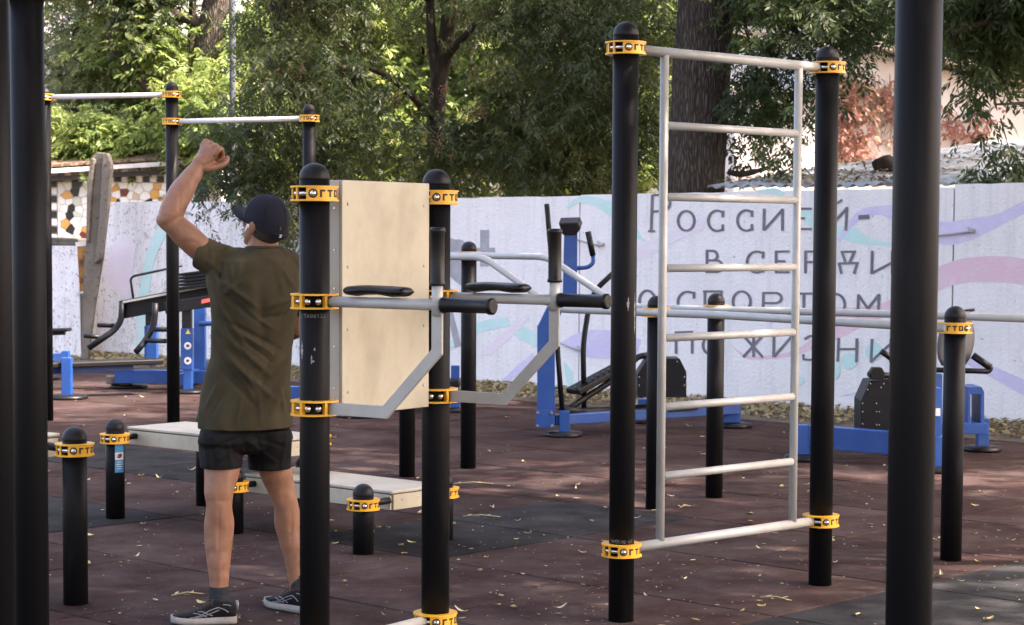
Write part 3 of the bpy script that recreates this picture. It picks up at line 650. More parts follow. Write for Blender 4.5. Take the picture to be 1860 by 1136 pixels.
mb = MB(); mb.prism([BP(b0,-.043,bz0), BP(b1,-.043,bz0), BP(b1,-.043,bz1), BP(b0,-.043,bz1)], dv_*.012); part('rear_board', mb, M['ply'], dip, .0025)
mb = MB(); mb.prism([BP(b1-.022,.019,bz0), BP(b1-.022,.019,bz1), BP(b1-.022,-.030,bz1), BP(b1-.022,-.030,bz0)], du_*.02); part('side_panel', mb, M['alu'], dip, .002)
for s in (b0+.032, b1-.032):
    for k in range(4):
        mb = MB(); mb.lathe([(.0065,0),(.006,.002),(.003,.0026)], BP(s, .034, bz0+.085+k*(bz1-bz0-.17)/3), 10, dv_); part('screw', mb, M['plate'], bd)
for z in (bz0+.06, bz0+.10, bz0+.42, bz0+.46, bz1-.10, bz1-.06, bz0+.25, bz1-.25):
    mb = MB(); mb.lathe([(.005,0),(.004,.002)], BP(b0+.004, -.006, z), 8, -du_); part('screw', mb, M['steel'], sp_)
# chalked numbers on the post
M['chalk'] = mat('chalk_marks', (.32,.32,.34), .9, (.10,.10,.11), 60)
def scrawl(parent, P, z, angc, text, size=.016, gap=.0125, name='chalk_writing'):
    G = {'M':[(0,0),(0,1),(.5,.4),(1,1),(1,0)], '5':[(1,1),(0,1),(0,.55),(.8,.5),(.9,.1),(0,0)], '6':[(.9,1),(.1,.5),(.1,.05),(.8,.05),(.8,.45),(.1,.45)], '0':[(.2,0),(0,.6),(.4,1),(.9,.6),(.7,0),(.2,0)], '1':[(.2,.7),(.5,1),(.5,0)], '2':[(0,.8),(.5,1),(.9,.7),(0,0),(1,0)], '3':[(0,1),(.9,1),(.3,.55),(.9,.3),(.4,0),(0,.1)], 'N':[(0,0),(0,1),(.9,0),(.9,1)], 'K':[(0,0),(0,1),(0,.5),(.8,1),(.1,.5),(.9,0)], '-':[(.1,.5),(.8,.5)]}
    mb = MB(); x = -len(text)*gap/2
    for ch in text:
        pts = []
        for (a, b) in G.get(ch, G['1']):
            ph = angc+(x+a*size*.6)/PR*1.0; pts.append(V((P.x+(PR+.0006)*math.sin(ph), P.y-(PR+.0006)*math.cos(ph), z+b*size)))
        mb.tube(pts, .0009, 4); x += gap
    part(name, mb, M['chalk'], parent)
scrawl(dip, P1, 1.34, .05, 'M5600132', .013, .0118); scrawl(lad, P3, .338, .0, 'NM5KN0-03', .014, .0115)
# scuffs
def scuff(parent, P, z0, z1, ang, w_=.004, seed=0):
    rs_ = random.Random(seed); mb = MB(); n = 10; vs = []; fs = []
    for i in range(n+1):
        z = z0+(z1-z0)*i/n; k = w_*rs_.uniform(.3,1.3)*math.sin(math.pi*(i+.3)/(n+.6)); a = ang+rs_.uniform(-.02,.02)
        for sgn in (-1,1): ph = a+sgn*k/PR; vs.append((P.x+(PR+.0007)*math.sin(ph), P.y-(PR+.0007)*math.cos(ph), z))
    for i in range(n): fs.append((2*i,2*i+1,2*i+3,2*i+2))
    mb.add(vs, fs); part('scuff', mb, M['chalk'], parent)
scuff(dip, P1, 1.26, 1.19, -.85, .006, 1); scuff(dip, P1, 1.21, 1.175, -.1, .003, 2); scuff(dip, P1, 1.235, 1.222, .1, .003, 3); scuff(dip, P1, 1.19, 1.182, .0, .006, 6)
scuff(lad, P3, 1.40, 1.22, .98, .005, 4); scuff(lad, P3, 1.38, 1.32, .3, .005, 5)
# ---- tall near posts (their tops carry bars above the frame)
def tall(name, px, Y, top, label, colz=None, yaw=0):
    p = at(px, 568, Y); t = thing(name, label, 'post', (p.x, p.y, 0), 'tall black posts near the camera'); pole(t, p.x, p.y, top)
    if colz: collar(t, p.x, p.y, colz, yaw)
tall('tall_post', 1660, 4.62, 2.95, 'wide near black post on the right, crossing the whole picture height')
tall('tall_post', 53.5, 6.37, 2.52, 'black post at the left with a yellow clamp at the top edge', 2.404, 30)
tall('tall_post', -13, 5.6, 2.9, 'black post cut by the left edge of the picture')
# ---- pull-up bars far left
PC, PD, PE = V((-4.06,17.3,0)), V((-2.905,16.9,0)), V((-1.663,16.35,0))
PC.x = at(84,568,17.3).x; PD.x = at(314,568,16.9).x; PE.x = at(562,400,16.35).x
pu = thing('pull_up_bars', 'three tall black posts joined by two white pull up bars at different heights', 'pull up bars', PD)
for p, h in ((PC,2.90), (PD,2.925), (PE,2.705)): pole(pu, p.x, p.y, h)
for a, b, z in ((PC,PD,2.815), (PD,PE,2.588)):
    d = (b-a).normalized(); mb = MB(); mb.tube([a+d*.075+V((0,0,z)), b-d*.075+V((0,0,z))], .0215, 12); part('bar', mb, mat('white_bar_paint', (.66,.66,.66), .35) if 'wb' not in M else M['wb'], pu)
for p, z in ((PC,2.815), (PD,2.815), (PD,2.588), (PE,2.588)): collar(pu, p.x, p.y, z, -26, 'mirrored')
# ---- parallel bars
qa = [V((-.711,13.4,0)), V((.846,11.85,0)), V((2.225,10.0,0))]; qb = [V((-.309,13.9,0)), V((1.267,12.4,0)), V((3.30,10.95,0))]
for p, x in ((qa[0],739.5),(qa[1],1190),(qa[2],1731),(qb[0],850.5),(qb[1],1298)): p.x = at(x, 800, p.y).x
par = thing('parallel_bars', 'low white parallel bars on domed black posts stepping down behind the ladder', 'parallel bars', qa[1])
for p, h in ((qa[0],1.59), (qb[0],1.595), (qa[1],1.282), (qb[1],1.284), (qa[2],1.292), (qb[2],1.29)): pole(par, p.x, p.y, h)
HZ, LZ = 1.497, 1.182
for q, mids in ((qa, [V((1.25,11.55,LZ)), V((1.60,11.0,LZ))]), (qb, [V((1.74,12.2,LZ)), V((2.30,11.85,LZ))])):
    a, b = q[0], q[1]; d = (b-a).normalized()
    pts = [a-d*.15+V((0,0,HZ)), a+d*.81+V((0,0,HZ)), a+d*1.46+V((0,0,LZ)), b+V((0,0,LZ))]+mids+[V((q[2].x,q[2].y,LZ))]
    off = V((-d.y, d.x, 0))*-.075 if q is qa else V((-d.y, d.x, 0))*-.075
    pts = [p+V((off.x, off.y, 0)) for p in pts]
    mb = MB(); mb.tube(fillet(pts, .09, 6), .0235, 14); part('bar', mb, M['tube'], par)
for p, z, yw in ((qa[0],HZ,-20), (qb[0],HZ,-20), (qa[1],LZ,-8), (qb[1],LZ,-8), (qa[2],LZ,-14), (qb[2],LZ,0)): collar(par, p.x, p.y, z, yw, 'mirrored')
# ---- step benches
def bench(label, A, L, W, zt, zb, dirv, posts, group='cream step benches on black bollards'):
    d = V(dirv).normalized(); n = V((-d.y, d.x, 0)); t = thing('step_bench', label, 'bench', A, group)
    def bp(a, b, z): return V(A)+d*a+n*b+V((0,0,z))
    mb = MB(); mb.prism([bp(0,0,zt-.014), bp(L,0,zt-.014), bp(L,W,zt-.014), bp(0,W,zt-.014)], (0,0,.014)); part('top_board', mb, M['ply'], t, .003)
    mb = MB(); mb.prism([bp(.003,.003,zt-.021), bp(L-.003,.003,zt-.021), bp(L-.003,W-.003,zt-.021), bp(.003,W-.003,zt-.021)], (0,0,.0068)); part('dark_edge', mb, M['plyedge'], t)
    for q, e in (([bp(.012,0,zb), bp(L-.012,0,zb), bp(L-.012,0,zt-.0214), bp(.012,0,zt-.0214)], n*.014), ([bp(.012,W,zb), bp(L-.012,W,zb), bp(L-.012,W,zt-.0214), bp(.012,W,zt-.0214)], -n*.014)):
        mb = MB(); mb.prism(q, e); sbd = part('side_board', mb, M['ply'], t, .002)
        f = -n if e.dot(n) > 0 else n
        for k in range(6):
            mb = MB(); mb.lathe([(.006,0),(.0055,.0018),(.002,.0022)], q[0]+d*(.07+k*(L-.16)/5)+V((0,0,(zt-zb)*.5)), 8, f); part('screw', mb, M['plate'], sbd)
    for a, e in ((0, d*.014), (L, -d*.014)):
        mb = MB(); mb.prism([bp(a,.0145,zb), bp(a,W-.0145,zb), bp(a,W-.0145,zt-.0214), bp(a,.0145,zt-.0214)], e); eb = part('end_board', mb, M['ply'], t, .002)
        for k in range(3):
            mb = MB(); mb.lathe([(.006,0),(.0055,.0018),(.002,.0022)], bp(a,.08+k*(W-.16)/2,(zt+zb)/2), 8, -e.normalized()); part('screw', mb, M['plate'], eb)
    for (x, y, top, cz, yw) in posts:
        pole(t, x, y, top); collar(t, x, y, cz, yw+16)
        q = V((x,y,0)); c = V(A)+d*(L/2)+n*(W/2); s_ = (q-V(A)).dot(n); tgt = (0 if s_ < W/2 else W)
        mb = MB(); e0 = q+V((0,0,cz)); k = tgt-s_; a_ = (q-V(A)).dot(d)
        if a_ > L+.05: mb.tube([e0-d*.06, e0-d*(a_-L)], .018, 10)
        else: mb.tube([e0+n*(.06 if k > 0 else -.06), e0+n*k], .018, 10)
        part('bracket', mb, M['blackmetal'], t)
    return t
A1 = V((-2.24,11.5,0)); v1 = (.775,-.63,0)
b2x = at(210.5,860,11.35).x
t1 = bench('long cream step bench behind the man, with the blue stickered bollard', A1, 1.18, .45, .513, .412, v1, [(b2x,11.33,.575,.463,36), (-1.85,11.90,.575,.463,36), (at(575,800,11.3).x,11.3,.575,.463,40), (-1.575,10.80,.575,.463,36)])
bench('lower cream step bench between the man and the dip station', V((-1.485,10.97,0)), 1.137, .41, .306, .206, (.76,-.65,0), [(at(659.8,960,10.1).x,10.1,.362,.256,38), (at(805,940,10.6).x,10.6,.362,.256,40), (at(424.5,930,10.8).x,10.8,.362,.256,40), (-1.2,11.45,.362,.256,40)])
B1 = at(136.5,950,8.68)
bench('cream step bench mostly hidden behind the left posts', V((-3.17,9.27,0)), 1.12, .42, .735, .632, (.78,-.63,0), [(B1.x,8.68,.786,.686,38)])
# instruction sticker on the bollard
M['stick'] = mat('blue_sticker', (.02,.20,.42), .35, (.05,.30,.52), 30); M['stickw'] = mat('white_sticker_panel', (.62,.62,.62), .4); M['stickr'] = mat('dark_red_print', (.09,.015,.012), .5)
def patch(parent, P, r, z0, z1, a0, a1, m, name, holes=0):
    mb = MB(); n = 8; vs = []; fs = []
    for i in range(n+1):
        a = a0+(a1-a0)*i/n
        for z in (z0, z1): vs.append((P.x+r*math.sin(a), P.y-r*math.cos(a), z))
    for i in range(n): fs.append((2*i,2*i+2,2*i+3,2*i+1))
    mb.add(vs, fs); return part(name, mb, m, parent)
Pb = V((b2x,11.33,0))
st = patch(t1, Pb, PR+.001, .270, .435, .18, 1.25, M['stick'], 'sticker')
patch(st, Pb, PR+.0018, .342, .385, .20, 1.2, M['stickw'], 'picture_panel')
mb = MB(); mb.add([(Pb.x+(PR+.0026)*math.sin(.68+.28*math.cos(2*math.pi*k/14)), Pb.y-(PR+.0026)*math.cos(.68+.28*math.cos(2*math.pi*k/14)), .365+.0135*math.sin(2*math.pi*k/14)+.003*math.cos(2*math.pi*k/14)) for k in range(14)], [tuple(range(14))]); part('printed_emblem', mb, M['stickr'], st)
for k, (a0, a1) in enumerate(((.35,1.05), (.3,1.1), (.35,.95), (.4,1.0))): patch(st, Pb, PR+.0018, .328-k*.013, .3315-k*.013, a0, a1, M['stickw'], 'printed_line')
# ================================================================== blue machines
def foot(parent, P, h, w_=.085, rd=.145):
    mb = MB(); mb.box((P.x,P.y,h/2+.02), (w_,w_,h-.02)); part('foot_post', mb, M['blue'], parent, .004)
    mb = MB(); mb.lathe([(rd,0),(rd*1.02,.012),(rd*.96,.034),(rd*.7,.042)], (P.x,P.y,.002), 28); part('foot_pad', mb, M['rubber'], parent)
def px_prism(parent, name, pts, Y, dep, m, bevel=.004):
    mb = MB(); mb.prism([at(x,y,Y) for x, y in pts], (0,dep,0)); return part(name, mb, m, parent, bevel)
def px_tube(parent, name, pts, r, m, n=12, f=.05):
    mb = MB(); q = [at(*p) for p in pts]; mb.tube(fillet(q, f) if len(q) > 2 else q, r, n); return part(name, mb, m, parent)
# elliptical machine
Y = 16.1
el = thing('elliptical_trainer', 'blue and black elliptical trainer behind the dip bars', 'exercise machine', (gp(1025,793).x, Y, 0))
foot(el, V((gp(1025,793).x, 16.15, 0)), .2); foot(el, V((gp(1336,777).x, 17.0, 0)), .2); foot(el, V((gp(1165,765).x, 17.4, 0)), .2)
px_prism(el, 'lower_column', [(976,778),(1008,778),(1008,592),(976,592)], Y, .14, M['blue'])
mb = MB(); a_ = [(977,593),(993,560),(1010,535),(1040,533),(1024,560),(1007,597)]; mb.prism([at(x,y,Y+.003) for x, y in a_], (0,.134,0)); part('gusset', mb, M['blue'], el, .004)
px_prism(el, 'mast', [(1022,560),(1048,560),(1049,421),(1025,421)], Y+.02, .10, M['blue'])
px_prism(el, 'base_plate', [(973,778),(1007,778),(1007,745),(973,745)], Y-.012, .010, M['blue'], .002)
for x, y in ((977,750),(1002,750),(977,774),(1002,774)):
    mb = MB(); mb.lathe([(.014,0),(.012,.012)], at(x,y,Y-.012), 8, (0,-1,0)); part('bolt', mb, M['steel'], el)
mb = MB(); mb.prism([at(1014,406,Y-.02), at(1050,405,Y-.02), at(1055,416,Y), at(1046,428,Y), at(1022,428,Y)], (0.02,.10,.05)); part('display', mb, M['blackmetal'], el, .01)
mb = MB(); mb.beam(at(1005,763,Y+.07), at(1340,742,17.0), .10, .085); part('base_beam', mb, M['blue'], el, .005)
px_prism(el, 'rear_plate', [(1314,768),(1341,768),(1341,736),(1314,736)], 16.95, .02, M['blue'])
px_tube(el, 'fixed_handle', [(1045,488,Y+.05),(1068,486,Y),(1078,478,Y),(1077,464,Y)], .017, M['blue']); px_tube(el, 'fixed_grip', [(1077,465,Y),(1068,421,Y)], .024, M['rubber'])
px_tube(el, 'fixed_handle', [(1028,488,Y+.08),(1010,478,Y+.3),(1004,464,Y+.3)], .017, M['blue'])
px_tube(el, 'fixed_grip', [(1005,466,Y+.3),(999,425,Y+.3)], .022, M['rubber'])
px_tube(el, 'swing_arm', [(993,371,Y-.05),(999,440,Y),(1003,490,Y+.1),(1012,560,Y+.1),(1012,630,Y+.05),(1021,742,Y+.05)], .021, M['blackmetal'], 12, .2)
px_tube(el, 'swing_arm', [(1121,490,Y+.5),(1083,525,Y+.5),(1070,555,Y+.45),(1059,625,Y+.4),(1061,744,Y+.4)], .023, M['blackmetal'], 12, .12)
mb = MB(); mb.beam(at(1040,712,Y+.35), at(1130,664,Y+.6), .20, .05); part('foot_plate', mb, M['rubber'], el, .01)
for k in range(9):
    a = k/8; p = at(1045,706,Y+.33).lerp(at(1125,663,Y+.58), a); mb = MB(); mb.box(p+V((0,-.04,.012)), (.012,.17,.012)); part('tread_ridge', mb, M['rubber'], el)
px_tube(el, 'pedal_arm', [(1025,748,Y+.2),(1060,725,Y+.35),(1130,680,Y+.5),(1158,648,Y+.6),(1178,645,Y+.6)], .026, M['blackmetal'])
px_tube(el, 'link_bar', [(1020,745,Y+.1),(1062,748,Y+.35),(1175,740,Y+.6)], .03, M['blackmetal'])
px_prism(el, 'flywheel_cover', [(1158,722),(1247,722),(1247,676),(1235,652),(1176,652),(1158,680)], Y+.35, .34, M['blackmetal'], .006)
for x, y in ((1161,685),(1161,700),(1243,685),(1243,700),(1180,657),(1230,657)):
    mb = MB(); mb.lathe([(.007,0),(.006,.004)], at(x,y,Y+.35), 8, (0,-1,0)); part('rivet', mb, M['steel'], el)
mb = MB(); mb.beam(at(1108,752,Y+.4), at(1260,738,16.8), .16, .05); part('cover_tray', mb, M['blackmetal'], el)
# recumbent cycle
Y = 14.5
rc = thing('recumbent_bike', 'blue and black recumbent bike with a grey seat back by the wall', 'exercise machine', (gp(1460,833).x, Y, 0))
foot(rc, V((gp(1456,833).x, 14.5, 0)), .22); foot(rc, V((gp(1703,856).x, 13.8, 0)), .24); foot(rc, V((gp(1774,815).x, 15.2, 0)), .24)
px_prism(rc, 'end_column', [(1447,826),(1470,826),(1470,773),(1447,773)], Y-.05, .10, M['blue'])
mb = MB(); mb.beam(at(1468,792,Y), at(1710,812,14.1), .10, .165); part('base_beam', mb, M['blue'], rc, .005)
px_prism(rc, 'front_column', [(1694,850),(1710,850),(1710,705),(1694,705)], 13.8, .10, M['blue'])
px_prism(rc, 'pedal_housing', [(1564,792),(1640,792),(1640,700),(1632,688),(1580,692),(1564,728)], Y-.02, .30, M['blackmetal'], .006)
for x, y in ((1567,733),(1592,733),(1567,748),(1592,748),(1597,748),(1567,770),(1592,772),(1597,772),(1576,708),(1600,704),(1581,697),(1605,697)):
    mb = MB(); mb.lathe([(.006,0),(.005,.004)], at(x,y,Y-.022), 8, (0,-1,0)); part('rivet', mb, M['steel'], rc)
px_prism(rc, 'pedal', [(1583,690),(1606,690),(1608,678),(1602,668),(1586,668),(1580,678)], Y-.12, .09, M['rubber'], .006)
px_tube(rc, 'pedal_axle', [(1578,680,Y-.08),(1640,684,Y+.05)], .022, M['blackmetal'])
px_tube(rc, 'front_handle', [(1600,638,Y),(1618,650,Y),(1650,690,Y+.1)], .022, M['rubber'])
px_prism(rc, 'seat_platform', [(1685,789),(1795,789),(1795,770),(1685,770)], 14.6, .5, M['blue'])
for pts in ([(1757,770),(1763,770),(1763,716),(1757,706)], [(1781,770),(1788,770),(1788,712),(1781,716)], [(1757,704),(1783,703),(1788,712),(1781,717),(1763,717)]): px_prism(rc, 'seat_support', pts, 14.7, .3, M['blue'], .003)
px_prism(rc, 'seat_column', [(1693,770),(1712,770),(1712,680),(1693,680)], 14.5, .1, M['blue'])
M['seat'] = mat('grey_moulded_seat', (.05,.052,.062), .45, (.07,.072,.08), 3)
rr = []
for k in range(9):
    t = k/8; c = at(1732+10*t, 664-98*t, 14.75+.02*t); hw = (.10+.05*math.sin(math.pi*min(1,t*1.15))**.6)*(1 if t < .9 else .93); rr.append((c, V((hw,.05,0)), V((-.01,.028,0))))
mb = MB(); mb.loft(rr, 20); part('seat_back', mb, M['seat'], rc)
mb = MB(); mb.tube([at(1750,566,14.9), at(1770,563,14.9)], .012, 8); part('head_bracket', mb, M['blackmetal'], rc)
px_tube(rc, 'seat_handle', [(1690,672,14.6),(1796,675,14.7),(1800,668,14.7),(1770,648,14.75)], .020, M['blackmetal']); px_tube(rc, 'seat_grip', [(1799,668,14.7),(1767,646,14.75)], .027, M['rubber'])
px_prism(rc, 'notice_plate', [(1697,756),(1708,756),(1708,742),(1697,742)], 13.79, .004, M['stickw'], 0)
# leg press at left
Y = 20.6
lp = thing('leg_press', 'blue and black lever machine with bent bars left of the man', 'exercise machine', (gp(335,718).x, Y, 0))
foot(lp, V((gp(334,718).x,20.4,0)), .26,.09,.2); foot(lp, V((gp(224,708).x,21.1,0)), .22,.08,.2); foot(lp, V((gp(362,698).x,21.9,0)), .22,.08,.16)
mb = MB(); mb.beam(at(210,684,20.9), at(520,686,20.9), .12, .14); part('base_beam', mb, M['blue'], lp, .005)
mb = MB(); mb.beam(at(335,690,20.4), at(360,676,21.9), .12, .12); part('cross_beam', mb, M['blue'], lp, .005)
px_prism(lp, 'column', [(262,664),(284,664),(284,592),(262,592)], 20.9, .13, M['blue']); px_prism(lp, 'column_sleeve', [(264,592),(283,592),(283,562),(264,562)], 20.92, .10, M['blackmetal'])
px_prism(lp, 'sign_column', [(328,672),(349,672),(349,597),(328,597)], 20.35, .12, M['blue']); px_prism(lp, 'column_sleeve', [(330,597),(347,597),(347,560),(330,560)], 20.37, .10, M['blackmetal'])
px_prism(lp, 'column', [(352,672),(372,672),(372,535),(352,535)], 21.4, .12, M['blue'])
px_tube(lp, 'side_tube', [(362,588,21.35),(420,588,21.3)], .028, M['blue'])
mb = MB(); mb.beam(at(222,563,20.8), at(430,523,20.6), .12, .19); part('lever_beam', mb, M['blackmetal'], lp, .006)
mb = MB(); mb.beam(at(225,549,20.7), at(430,510,20.5), .06, .022); part('rail', mb, M['plate'], lp)
px_tube(lp, 'guard_rail', [(243,548,20.8),(237,508,20.8),(242,502,20.8),(330,483,20.7)], .013, M['blackmetal'])
px_tube(lp, 'bent_bar', [(222,550,20.7),(220,583,20.7),(207,601,20.7),(160,633,20.6)], .033, M['blackmetal'], 14, .12); px_tube(lp, 'bent_bar', [(282,551,20.5),(281,588,20.5),(266,617,20.5),(247,640,20.4)], .033, M['blackmetal'], 14, .12)
for a, b, yy in (((177,591),(208,592),20.75), ((153,610),(183,613),20.7), ((281,599),(306,599),20.45), ((265,619),(302,620),20.45)): px_tube(lp, 'foot_peg', [(*a,yy),(*b,yy)], .024, M['rubber'])
for k in range(5):
    mb = MB(); mb.beam(at(326,500+k*6.2,20.65), at(420,488+k*6.2,20.5), .3, .026); part('weight_plate', mb, M['blackmetal'], lp, .004)
px_tube(lp, 'grey_bar', [(344,555,20.4),(420,556,20.3)], .022, M['plate']); px_tube(lp, 'black_sleeve', [(336,552,20.4),(350,555,20.4)], .034, M['rubber'])
mb = MB(); mb.beam(at(300,560,20.3), at(430,540,20.25), .05, .12); part('front_lever', mb, M['blackmetal'], lp, .005)
px_prism(lp, 'red_sticker', [(366,552),(384,548),(384,541),(366,545)], 20.22, .002, mat('red_sticker', (.55,.08,.07), .4), 0)
px_prism(lp, 'warning_triangle', [(337,607),(346,607),(341.5,598)], 20.344, .003, mat('yellow_warning_print', (.7,.55,.03), .4), 0)
for y in (628.5, 655.5):
    mb = MB(); mb.lathe([(.038,0),(.037,.002)], at(341,y,20.348), 22, (0,-1,0)); rd_ = part('round_sign', mb, M['stickw'], lp)
    mb = MB(); mb.add([at(341,y,20.343)+V((math.cos(a*.524)*(.020 if a % 2 else .012), 0, math.sin(a*.524)*(.017 if a % 3 else .010))) for a in range(12)], [tuple(range(12))]); part('pictogram', mb, M['hole'], rd_)
# low bench far left
Y = 19.6
lb = thing('sit_up_bench', 'low blue framed bench with a thin black top beside the far left post', 'exercise bench', (gp(115,726).x, Y, 0))
mb = MB(); mb.beam(at(60,664,19.6), at(289,656,20.2), .30, .055); part('bench_top', mb, M['rubber'], lb, .012)
mb = MB(); mb.beam(at(60,674,19.62), at(240,668,20.1), .10, .07); part('frame_beam', mb, M['blue'], lb, .004)
foot(lb, V((gp(116,727).x,19.6,0)), .40,.095,.2); foot(lb, V((gp(105,681).x,22.2,0)), .3,.09,.2)
px_prism(lb, 'rear_bracket', [(60,664),(124,656),(124,638),(112,638),(110,642),(60,645)], 20.2, .1, M['blue'])
mb = MB(); mb.beam(at(60,601,20.4), at(127,599,20.4), .2, .035); part('foot_rest', mb, M['rubber'], lb, .01); mb = MB(); mb.beam(at(60,606,20.42), at(118,604,20.42), .08, .05); part('rest_bracket', mb, M['blackmetal'], lb)
# machine glimpsed behind the man and the backboard
ab = thing('ab_bench', 'low blue machine with a black seat, mostly hidden behind the backboard', 'exercise machine', (gp(640,758).x, 17.6, 0))
mb = MB(); mb.beam(at(500,712,18.8), at(700,716,18.6), .1, .11); part('base_beam', mb, M['blue'], ab, .004)
mb = MB(); mb.beam(at(640,716,18.4), at(836,694,18.4), .3, .08); part('seat_pad', mb, M['rubber'], ab, .02)
foot(ab, V((gp(828,744).x,18.4,0)), .42,.08,.16); foot(ab, V((gp(650,760).x,17.8,0)), .3,.08,.2); foot(ab, V((gp(560,742).x,18.7,0)), .3,.08,.16)
# stones on the foot pad
s_ = gp(228,700); M['stone'] = mat('tan_stone', (.36,.22,.14), .9, (.27,.17,.11), 8, bump=.5, bscale=25)
mb = MB(); mb.ball((at(228,700,21.0).x,20.95,.10), (.115,.10,.075), 14, 9)
for i, v in enumerate(mb.v): mb.v[i] = v+V((.02,.02,.015))*mnoise.noise(v*9)
single('stone', mb, M['stone'], 'rounded tan stone lying on the leg press foot pad', 'stone', (at(228,700,21.0).x,20.95,.04))
mb = MB(); mb.box((at(205,699,21.0).x,21.0,.09), (.14,.16,.085), Matrix.Rotation(.2,3,'Z')); single('brick', mb, M['concrete'], 'grey block beside the tan stone on the foot pad', 'brick', (at(205,699,21.0).x,21.0,.05), None, .008)
# ================================================================== the man
M['skin'] = mat('skin', (.205,.098,.060), .5, (.285,.142,.092), 14, spec=.35, bump=.12, bscale=140, lo=.35, hi=.7)
M['shirt'] = mat('olive_cotton', (.036,.0305,.0175), .9, (.060,.051,.030), 5, spec=.15, bump=.25, bscale=420, lo=.4, hi=.7)
M['shorts'] = mat('black_shorts_fabric', (.0055,.0055,.006), .85, (.0085,.0085,.009), 6, spec=.15, bump=.15, bscale=300)
M['cap'] = mat('navy_cap_cotton', (.009,.010,.017), .85, (.013,.014,.022), 8, spec=.2, bump=.2, bscale=380)
M['sock'] = mat('dark_grey_sock', (.022,.026,.032), .95, (.04,.045,.052), 40, spec=.1, bump=.4, bscale=240, stretch=(1,1,4))
M['hair'] = mat('short_dark_hair', (.025,.017,.012), .8, (.05,.035,.025), 90, bump=.6, bscale=260)
M['shoe'] = mat('black_mesh_shoe', (.0055,.0055,.006), .75, (.012,.012,.013), 160, spec=.12, bump=.5, bscale=320)
M['sole'] = mat('off_white_sole', (.25,.24,.225), .75, (.17,.16,.148), 12)
M['stripe'] = mat('grey_shoe_stripe', (.17,.175,.19), .5)
M['earbud'] = mat('white_earbud', (.75,.75,.75), .25)
def ray_px(co):
    l = CR.transposed() @ (co-V((0,0,EYE))); return 930+F_PX*l.x/-l.z, PPY-F_PX*l.y/-l.z
def remesh(mb, name, mats, vox, it=5, disp=None, fac=.5, zk=0.0):
    me = mb.mesh(name, mats); ob = bpy.data.objects.new('tmp', me); COL.objects.link(ob)
    r = ob.modifiers.new('r', 'REMESH'); r.mode = 'VOXEL'; r.voxel_size = vox; r.use_smooth_shade = True
    s = ob.modifiers.new('s', 'SMOOTH'); s.factor = fac; s.iterations = it
    dg = bpy.context.evaluated_depsgraph_get(); out = bpy.data.meshes.new_from_object(ob.evaluated_get(dg)); out.name = name
    bpy.data.objects.remove(ob); bpy.data.meshes.remove(me)
    if disp:
        nv = [v.normal.copy() for v in out.vertices]
        for v, n_ in zip(out.vertices, nv): v.co += V((n_.x, n_.y, n_.z*zk))*disp(v.co, n_)
    out.polygons.foreach_set('use_smooth', [True]*len(out.polygons)); out.materials.clear()
    for m in mats if isinstance(mats, (list, tuple)) else [mats]: out.materials.append(m)
    out.update(); return out
def chain(mb, pts, rs_, n=20, sm=4):                      # tapered limb with round ends
    q = smooth_path(pts, sm); k = len(q)-1; m_ = len(rs_)-1; r = []
    for i in range(len(q)):
        t = i/k*m_; a = min(m_-1, int(t)); f = t-a; f = f*f*(3-2*f); r.append(rs_[a]*(1-f)+rs_[a+1]*f)
    d0 = (q[0]-q[1]).normalized(); d1 = (q[-1]-q[-2]).normalized()
    q = [q[0]+d0*r[0]*.95, q[0]+d0*r[0]*.6]+q+[q[-1]+d1*r[-1]*.6, q[-1]+d1*r[-1]*.95]; r = [r[0]*.25, r[0]*.78]+r+[r[-1]*.78, r[-1]*.25]
    mb.tube(q, r, n); return mb
YB = 8.42
man_foot = gp(400, 1128)
man = thing('person', 'man in olive T-shirt, black shorts and dark cap raising his left fist', 'person', (man_foot.x, man_foot.y, 0))
fwd = V((-.45,.89,0)).normalized(); rgt = V((.89,.45,0)).normalized()
def PB(x, y, dY=0): return at(x, y, YB+dY)
S_ = YB/F_PX
def trunk_ring(y, cx, hw, b, dY=0, f=fwd, r=rgt, tilt=0):
    a = math.sqrt(max(1e-5, (hw*S_)**2-(b*abs(f.x))**2))/abs(r.x); c = PB(cx, y, dY)
    return (c, r*a+V((0,0,tilt*a)), f*b)
# skin: legs, arms, neck and head as one surface
sk = MB()
YLf, YRf = -.10, .17
def L(x, y, d=0): return PB(x, y, YLf+d)
def Rr(x, y, d=0): return PB(x, y, YRf+d)
legL = [L(408,790,.06), L(404,848,.02), L(398,890,-.01), L(398,918,-.015), L(398,952,.012), L(397,984,.012), L(397,1013,.005), L(397.5,1042,0), L(398,1066,0), L(398,1090,0)]
chain(sk, legL, [.083,.0765,.0625,.054,.0635,.060,.0525,.044,.039,.042], 22)
legR = [Rr(480,790,-.06), Rr(498,848,-.04), Rr(511,890,-.02), Rr(519,915,-.015), Rr(524,952,.01), Rr(531,984,.01), Rr(536,1013,.005), Rr(539,1042,0), Rr(541,1060,0), Rr(543,1082,0)]
chain(sk, legR, [.082,.0725,.060,.053,.0615,.056,.048,.040,.037,.040], 22)
# left arm up
sh, elb, wr = PB(408,481,.0), PB(308,396,-.10), PB(360,303,-.02)
chain(sk, [sh, PB(368,455,-.05), PB(338,428,-.08), PB(312,404,-.10)], [.050,.0560,.0560,.0475], 20)
chain(sk, [PB(308,404,-.10), PB(312,384,-.10), PB(329,350,-.07), PB(345,325,-.045), wr, PB(366,294,-.015)], [.046,.0525,.0520,.042,.0320,.034], 20)
sk.ball(PB(299,400,-.11), .036)                           # elbow
